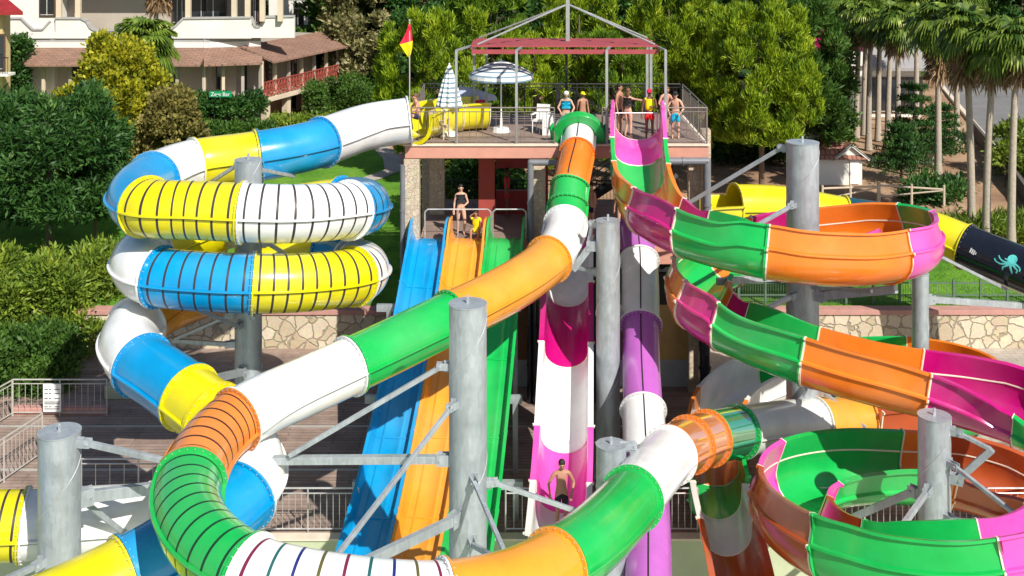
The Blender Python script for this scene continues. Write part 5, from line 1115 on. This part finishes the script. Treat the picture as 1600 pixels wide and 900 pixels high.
# furniture and flag
def chair(X, Y, m_, label, rz):
    e = empty('deck_chair', (X, Y, ZD+.02), label, 'chair', None, rz); Q = Matrix.Translation((X, Y, ZD+.02)) @ Matrix.Rotation(rz, 4, 'Z')
    def part(nm, boxes):
        mb = MB()
        for a, b, w_ in boxes: mb.bar(Q @ Vector(a), Q @ Vector(b), w_)
        return mb.build(nm, m_, e)
    part('seat', [((-.24, y, .44), (.24, y, .44), .06) for y in [-.22+.055*i for i in range(9)]]); part('backrest', [((x, .24, .46), (x, .34, .95), .05) for x in [-.22+.055*i for i in range(9)]]+[((-.25, .34, .95), (.25, .34, .95), .05)])
    for s_ in (-1, 1):
        for y in (-.23, .25): part('leg', [((s_*.24, y, 0), (s_*.24, y, .44), .045)])
        part('armrest', [((s_*.27, -.25, .66), (s_*.27, .3, .66), .05), ((s_*.27, -.22, .44), (s_*.27, -.22, .66), .035)])
chair(GX(688,41), 41.0, 'woodbeige', 'wicker armchair beside the folded parasol', R(70)); chair(GX(845,42), 42.2, 'whiteplastic', 'white plastic chair left of the green hood', R(-20))
mb = MB(); X = GX(858, 41.6); mb.box((X-.25, 41.5, ZD+.02), (X+.2, 41.95, ZD+.75)); mb.box((X-.18, 41.48, ZD+.3), (X+.13, 41.5, ZD+.6)); tag(mb.build('cool_box', 'whiteplastic', None, bevel=.04), 'white cool box with rounded edges beside the white chair', 'box')
mb = MB(); X = GX(738, 44.3); vs = [(X-.5, 44, ZD+1.45), (X+.1, 44, ZD+1.35), (X+.9, 44.1, ZD+1.05), (X+.95, 44.1, ZD+.9), (X+.2, 43.9, ZD+.85), (X-.45, 43.9, ZD+.95)]
mb.add(vs+[(a, b+.12, c) for a, b, c in vs], [tuple(range(5,-1,-1)), tuple(range(6,12))]+[(i, (i+1) % 6, 6+(i+1) % 6, 6+i) for i in range(6)]); tag(mb.build('tarpaulin', mat('pale_blue_tarp', (.45,.50,.68), .7), None), 'pale blue tarpaulin slung between the parasols', 'tarpaulin')
mb = MB(); X = GX(748, 43.8); mb.box((X-.12, 43.7, ZD+.45), (X+.25, 43.85, ZD+.95)); tag(mb.build('rescue_board', 'flagred', None, bevel=.05), 'red board standing below the pale blue tarpaulin', 'board')
fl = empty('flag', (GX(640,41.2), 41.2, ZD), 'red and yellow flag on a thin pole at the left end of the deck', 'flag'); X = GX(640, 41.2)
mb = MB(); mb.cyl((X, 41.2, ZD), (X, 41.2, 12.95), .02, n=8); mb.ball((X, 41.2, 12.98), .04); mb.build('pole', 'railpaint', fl)
def cloth(nm, pts, m_):
    mb = MB(); n = len(pts)
    for d in (0, .012): mb.v += [(X+x, 41.2+d+.05*math.sin(z*9+x*5), 12.9+z) for x, z in pts]
    mb.add([], []); mb.f += [tuple(range(n)), tuple(range(2*n-1, n-1, -1))]+[(i, n+i, n+(i+1) % n, (i+1) % n) for i in range(n)]; mb.mi += [0]*(n+2); mb.build(nm, m_, fl)
cloth('red_half', [(0,0),(-.05,-.12),(-.12,-.32),(-.20,-.5),(-.36,-.78),(-.1,-.72),(.1,-.66),(.08,-.4),(.04,-.15)], 'flagred'); cloth('yellow_half', [(-.36,-.78),(-.1,-.72),(.1,-.66),(.09,-.95),(.04,-1.15),(-.03,-1.28),(-.18,-1.05)], 'yellowcloth')
# ------------------------------------------------------------ people
def skinmat(name, c): return mat(name, c, .55, 0, .06, 8)
M['skin_light'] = skinmat('skin_light', (.62,.36,.25)); M['skin_tan'] = skinmat('skin_tan', (.42,.21,.13)); M['skin_dark'] = skinmat('skin_dark', (.16,.075,.045)); M['skin_red'] = skinmat('skin_red', (.58,.28,.20))
M['hairdark'] = mat('hair_dark', (.012,.009,.008), .6); M['hairbrown'] = mat('hair_brown', (.16,.07,.035), .6); M['capwhite'] = mat('cap_white', (.75,.75,.72), .7); M['mouth'] = mat('lip', (.30,.08,.07), .6, 0, 0)
def skin(name, verts, edges, rad, parent, m_, root=0, sub=2):
    bm = bmesh.new(); L = bm.verts.layers.skin.verify()
    vs = [bm.verts.new(v) for v in verts]
    for v, r in zip(vs, rad): v[L].radius = (r, r) if not hasattr(r, '__len__') else r
    vs[root][L].use_root = True
    for a, b in edges: bm.edges.new((vs[a], vs[b]))
    me = bpy.data.meshes.new(name); bm.to_mesh(me); bm.free(); o = bpy.data.objects.new(name, me); S.collection.objects.link(o); me.materials.append(M[m_]); o.parent = parent
    sk = o.modifiers.new('skin', 'SKIN'); sk.use_smooth_shade = True; sb = o.modifiers.new('subdivision', 'SUBSURF'); sb.levels = sb.render_levels = sub; return o
def person(loc, H, rz, label, m_, pose=None, wear=(), hair='hairdark', hat=None, long_hair=False, fem=False, group='bathers and staff on the slide tower'):
    e = empty('person', loc, label, 'person', group, rz); k = H/1.72
    sw_ = .165 if fem else .19
    J = dict(pel=(0,0,.94), wai=(0,0,1.10), che=(0,0,1.30), nb=(0,.0,1.45), nk=(0,-.01,1.52),
      sL=(sw_,0,1.41), eL=(sw_+.06,.02,1.13), wL=(sw_+.08,-.05,.88), sR=(-sw_,0,1.41), eR=(-sw_-.06,.02,1.13), wR=(-sw_-.08,-.05,.88),
      hL=(.09,0,.90), kL=(.10,-.02,.49), aL=(.11,.02,.08), hR=(-.09,0,.90), kR=(-.10,-.02,.49), aR=(-.11,.02,.08), hd=(0,-.02,1.62))
    if pose: J.update(pose)
    J = {q: Vector(v)*k for q, v in J.items()}
    V = []; E = []; Rr = []; ix = {}
    def add(n, v, r, p=None):
        V.append(Vector(v)); Rr.append(r if hasattr(r, '__len__') else r*k) ; ix[n] = len(V)-1
        if hasattr(r, '__len__'): Rr[-1] = (r[0]*k, r[1]*k)
        if p: E.append((ix[p], ix[n]))
    add('pel', J['pel'], (.135, .10)); add('wai', J['wai'], (.11, .085) if fem else (.13, .095), 'pel'); add('che', J['che'], (.125, .095) if fem else (.155, .105), 'wai'); add('nb', J['nb'], .075, 'che'); add('nk', J['nk'], .052, 'nb')
    hd = J['hd']; dn = (hd-J['nk']).normalized(); add('jaw', hd-dn*.03*k+Vector((0,-.012,0))*k, (.062,.07), 'nk'); add('hd', hd+dn*.035*k, (.078,.088), 'jaw'); add('cr', hd+dn*.095*k, (.055,.065), 'hd')
    for s_ in 'LR':
        add('s'+s_, J['s'+s_], .058, 'nb'); ue = J['s'+s_].lerp(J['e'+s_], .45); add('u'+s_, ue, .047 if not fem else .04, 's'+s_); add('e'+s_, J['e'+s_], .038, 'u'+s_); fe = J['e'+s_].lerp(J['w'+s_], .35); add('f'+s_, fe, .038, 'e'+s_); add('w'+s_, J['w'+s_], .024, 'f'+s_)
        d = (J['w'+s_]-J['e'+s_]).normalized(); pm = J['w'+s_]+d*.06*k; add('p'+s_, pm, (.034,.018), 'w'+s_)
        sd = d.cross(Vector((0,1,0))); sd = sd.normalized() if sd.length > .1 else Vector((1,0,0))
        for q, (off, ln) in enumerate([(-.028,.062),(-.010,.074),(.010,.070),(.028,.054)]):
            b = pm+sd*off*k+d*.03*k; add('b%s%d' % (s_, q), b, .0095, 'p'+s_); add('t%s%d' % (s_, q), b+d*ln*k+Vector((0,-.012,0))*k, .0075, 'b%s%d' % (s_, q))
        th = J['w'+s_]+d*.03*k+sd*(-.035)*k; add('th'+s_, th, .011, 'w'+s_); add('tt'+s_, th+d*.05*k-sd*.018*k, .009, 'th'+s_)
        add('h'+s_, J['h'+s_], .088, 'pel'); tm = J['h'+s_].lerp(J['k'+s_], .45); add('q'+s_, tm, .078, 'h'+s_); add('k'+s_, J['k'+s_], .052, 'q'+s_); cm = J['k'+s_].lerp(J['a'+s_], .32); add('c'+s_, cm, .054, 'k'+s_); add('a'+s_, J['a'+s_], .034, 'c'+s_)
        add('o'+s_, J['a'+s_]+Vector((0,-.08,-.045))*k, (.036,.024), 'a'+s_); add('z'+s_, J['a'+s_]+Vector((0,-.16,-.055))*k, (.034,.018), 'o'+s_)
    body = skin('body', V, E, Rr, e, m_)
    def cover(nm, chain, m2, extra=1.13):                # clothing follows the limbs it covers
        vv = []; rr = []; ee = []; mp = {}
        for (n, t_, par, r) in chain:
            if '>' in n: a, b = n.split('>'); p_ = V[ix[a]].lerp(V[ix[b]], t_)
            else: p_ = V[ix[n]]
            vv.append(p_); rr.append((r[0]*k, r[1]*k) if hasattr(r, '__len__') else r*k); mp[n] = len(vv)-1
            if par: ee.append((mp[par], mp[n]))
        return skin(nm, vv, ee, rr, e, m2)
    for (kind, m2) in wear:
        if kind == 'shorts': cover('shorts', [('pel',0,None,(.15,.115)), ('pel>wai',.35,'pel',(.142,.108))]+[x for s_ in 'LR' for x in (('h'+s_,0,'pel',.105), ('h%s>k%s' % (s_, s_),.55,'h'+s_,.10))], m2)
        if kind == 'longshorts': cover('shorts', [('pel',0,None,(.15,.115)), ('pel>wai',.35,'pel',(.142,.108))]+[x for s_ in 'LR' for x in (('h'+s_,0,'pel',.105), ('h%s>k%s' % (s_, s_),.8,'h'+s_,.092))], m2)
        if kind == 'brief': cover('bikini_bottom', [('pel',0,None,(.168,.135)), ('pel>wai',.4,'pel',(.15,.125)), ('hL>kL',.08,'pel',.108), ('hR>kR',.08,'pel',.108)], m2)
        if kind == 'bra': cover('bikini_top', [('che',0,None,(.160,.140)), ('che>wai',.12,'che',(.150,.128)), ('che>nb',.10,'che',(.150,.128))], m2)
        if kind in ('vest', 'shirt'):
            ch = [('che',0,None,(.172,.122)), ('wai',0,'che',(.148,.112)), ('pel>wai',.25,'wai',(.148,.114)), ('nb',0,'che',.082), ('sL',0,'nb',.068), ('sR',0,'nb',.068)]
            if kind == 'shirt': ch += [('uL',0,'sL',.064), ('uR',0,'sR',.064)]
            cover('shirt' if kind == 'shirt' else 'vest', ch, m2)
    mb = MB(); c = hd+dn*.055*k
    mb.ball(c+Vector((0,.034,.030))*k, (.087*k,.092*k,.092*k), 14, 10)
    if long_hair: mb.ball(c+Vector((0,.06,-.10))*k, (.085*k,.055*k,.17*k), 12, 8)
    if hair: mb.build('hair', hair, None, True).parent = e
    if hat:
        mb = MB(); mb.ball(c+Vector((0,.01,.035))*k, (.098*k,.108*k,.09*k), 14, 10)
        if hat[1]: mb.add([Vector(v)*k+c for v in [(-.075,-.08,.045),(.075,-.08,.045),(.06,-.19,.03),(-.06,-.19,.03),(-.075,-.08,.033),(.075,-.08,.033),(.06,-.19,.018),(-.06,-.19,.018)]], [(0,1,2,3),(7,6,5,4),(0,4,5,1),(1,5,6,2),(2,6,7,3),(3,7,4,0)])
        mb.build('cap', hat[0], None, True).parent = e
    fc = hd+dn*.02*k
    for s_ in (-1, 1): mb = MB(); mb.ball(fc+Vector((s_*.032,-.082,.012))*k, .0125*k, 8, 6); mb.build('eye', 'darkcloth', None, True).parent = e
    mb = MB(); mb.ball(fc+Vector((0,-.094,-.016))*k, (.013*k,.018*k,.024*k), 8, 6); mb.build('nose', m_, None, True).parent = e
    mb = MB(); mb.ball(fc+Vector((0,-.080,-.050))*k, (.026*k,.010*k,.008*k), 8, 6); mb.build('mouth', 'mouth', None, True).parent = e
    for s_ in (-1, 1): mb = MB(); mb.ball(fc+Vector((s_*.083,.01,0))*k, (.012*k,.022*k,.032*k), 8, 6); mb.build('ear', m_, None, True).parent = e
    return e
zf = ZD+.02
lean = dict(wL=(.20,-.36,.98), eL=(.30,-.12,1.12), wR=(-.20,-.36,.98), eR=(-.30,-.12,1.12), che=(0,-.06,1.28), nb=(0,-.10,1.42), nk=(0,-.13,1.48), hd=(0,-.18,1.58), sL=(.17,-.09,1.38), sR=(-.17,-.09,1.38))
person((GX(884,41.3), 41.15, zf), 1.66, 0, 'woman in a white cap and teal bikini leaning behind the green hood', 'skin_light', lean, [('bra','cyancloth'),('brief','cyancloth')], 'hairbrown', ('capwhite', False), fem=True)
person((GX(910,41.9), 41.8, zf), 1.48, R(20), 'child in a yellow cap behind the green hood', 'skin_tan', None, [('shorts','navycloth')], 'hairbrown', ('yellowcloth', True))
person((GX(968,41.6), 41.6, zf), 1.80, R(60), 'tall tanned man in dark shorts with his back to the canopy post', 'skin_tan', dict(wL=(.22,-.22,1.05), eL=(.26,.0,1.14)), [('shorts','darkcloth')], 'hairdark')
person((GX(981,41.2), 41.15, zf), 1.70, R(150), 'woman in a brown bikini stretching one arm out over the pink entry', 'skin_light', dict(wL=(-.62+.0,.02,1.40) if False else (.20,.0,.9), eR=(-.42,.02,1.39), wR=(-.68,.02,1.37), kL=(.05,-.06,.49)), [('bra','hairdark'),('brief','hairdark')], 'hairbrown', None, True, True)
person((GX(1014,40.9), 40.75, zf), 1.72, 0, 'lifeguard in a red cap, yellow vest and red shorts at the pink entry', 'skin_dark', dict(eL=(.25,-.02,1.14), wL=(.06,-.20,1.18)), [('vest','yellowcloth'),('shorts','redcloth')], 'hairdark', ('flagred', True))
person((GX(1056,40.9), 40.95, zf), 1.68, R(-12), 'man in a black cap and bright blue shorts leaning on the right deck railing', 'skin_light', lean, [('longshorts','cyancloth')], 'hairdark', ('darkcloth', True))
person((GX(1038,42), 41.9, zf), 1.72, R(20), 'man in navy shorts standing behind the right canopy post', 'skin_red', lean, [('longshorts','navycloth')], 'hairbrown')
sit = dict(pel=(0,0,.42), wai=(0,.02,.60), che=(0,-.02,.80), nb=(0,-.05,.94), nk=(0,-.07,1.0), hd=(0,-.10,1.10), sL=(.17,-.04,.90), sR=(-.17,-.04,.90), eL=(.26,-.16,.70), wL=(.24,-.34,.58), eR=(-.26,-.16,.70), wR=(-.24,-.34,.58),
   hL=(.09,-.02,.40), kL=(.16,-.38,.52), aL=(.15,-.44,.10), hR=(-.09,-.02,.40), kR=(-.16,-.38,.52), aR=(-.15,-.44,.10))
person((GX(652,41.4), 41.5, ZD+.30), 1.7, R(-70), 'bather sitting in the mouth of the yellow tub beside the wide white tube', 'skin_red', sit, [('shorts','navycloth')], 'hairbrown')
zm = ZM+.02
person((GX(720,40.9), 40.9, zm), 1.72, R(8), 'pale woman in a dark bikini standing at the top of the blue and orange lanes', 'skin_light', dict(wL=(.10,-.20,1.06), eL=(.25,-.03,1.14), kL=(.14,-.06,.49)), [('bra','darkcloth'),('brief','darkcloth')], 'hairdark', None, True, True)
person((GX(744,40.4), 40.45, ZM-.06), 1.45, R(-8), 'child in a yellow shirt crouching at the top of the orange lane', 'skin_tan', dict(sit, eR=(-.26,-.05,1.0), wR=(-.10,-.12,1.12)), [('shirt','yellowcloth'),('shorts','yellowcloth')], 'hairdark')
person((GX(792,43.4), 43.4, zm), 1.75, R(90), 'attendant in a red shirt standing in the shade by the red screen', 'skin_dark', None, [('shirt','redcloth'),('shorts','redcloth')], 'hairdark')
person((GX(1050,41.0), 41.2, zm+.55), 1.80, R(15), 'attendant in a white polo shirt and red shorts under the right end of the deck', 'skin_dark', None, [('shirt','whitecloth'),('shorts','redcloth')], 'hairdark')
mb = MB(); mb.box((GX(1015,41), 40.7, zm), (GX(1072,41), 42, zm+.54)); mb.build('step_block', 'plaster', tw)
person((GX(971,40.9), 40.9, zm), 1.66, R(170), 'bather in a pale top and blue briefs at the mouth of the purple tube', 'skin_light', None, [('vest','whitecloth'),('brief','navycloth')], 'hairdark')
person((GX(924,41.3), 41.3, zm), 1.70, R(-60), 'bather half hidden behind the white winding tube on the lower floor', 'skin_red', None, [('shorts','navycloth')], 'hairdark')
q = near(p3, 876, 789); fl_z = q.z-.66
person((q.x+.02, q.y, fl_z+.0), 1.84, R(10), 'dark haired man in black shorts standing at the foot of the magenta chute', 'skin_tan', dict(eL=(.32,.03,1.16), wL=(.24,-.10,.93), eR=(-.32,.03,1.16), wR=(-.30,-.06,.93), hd=(0,-.05,1.61)), [('longshorts','darkcloth')], 'hairdark')
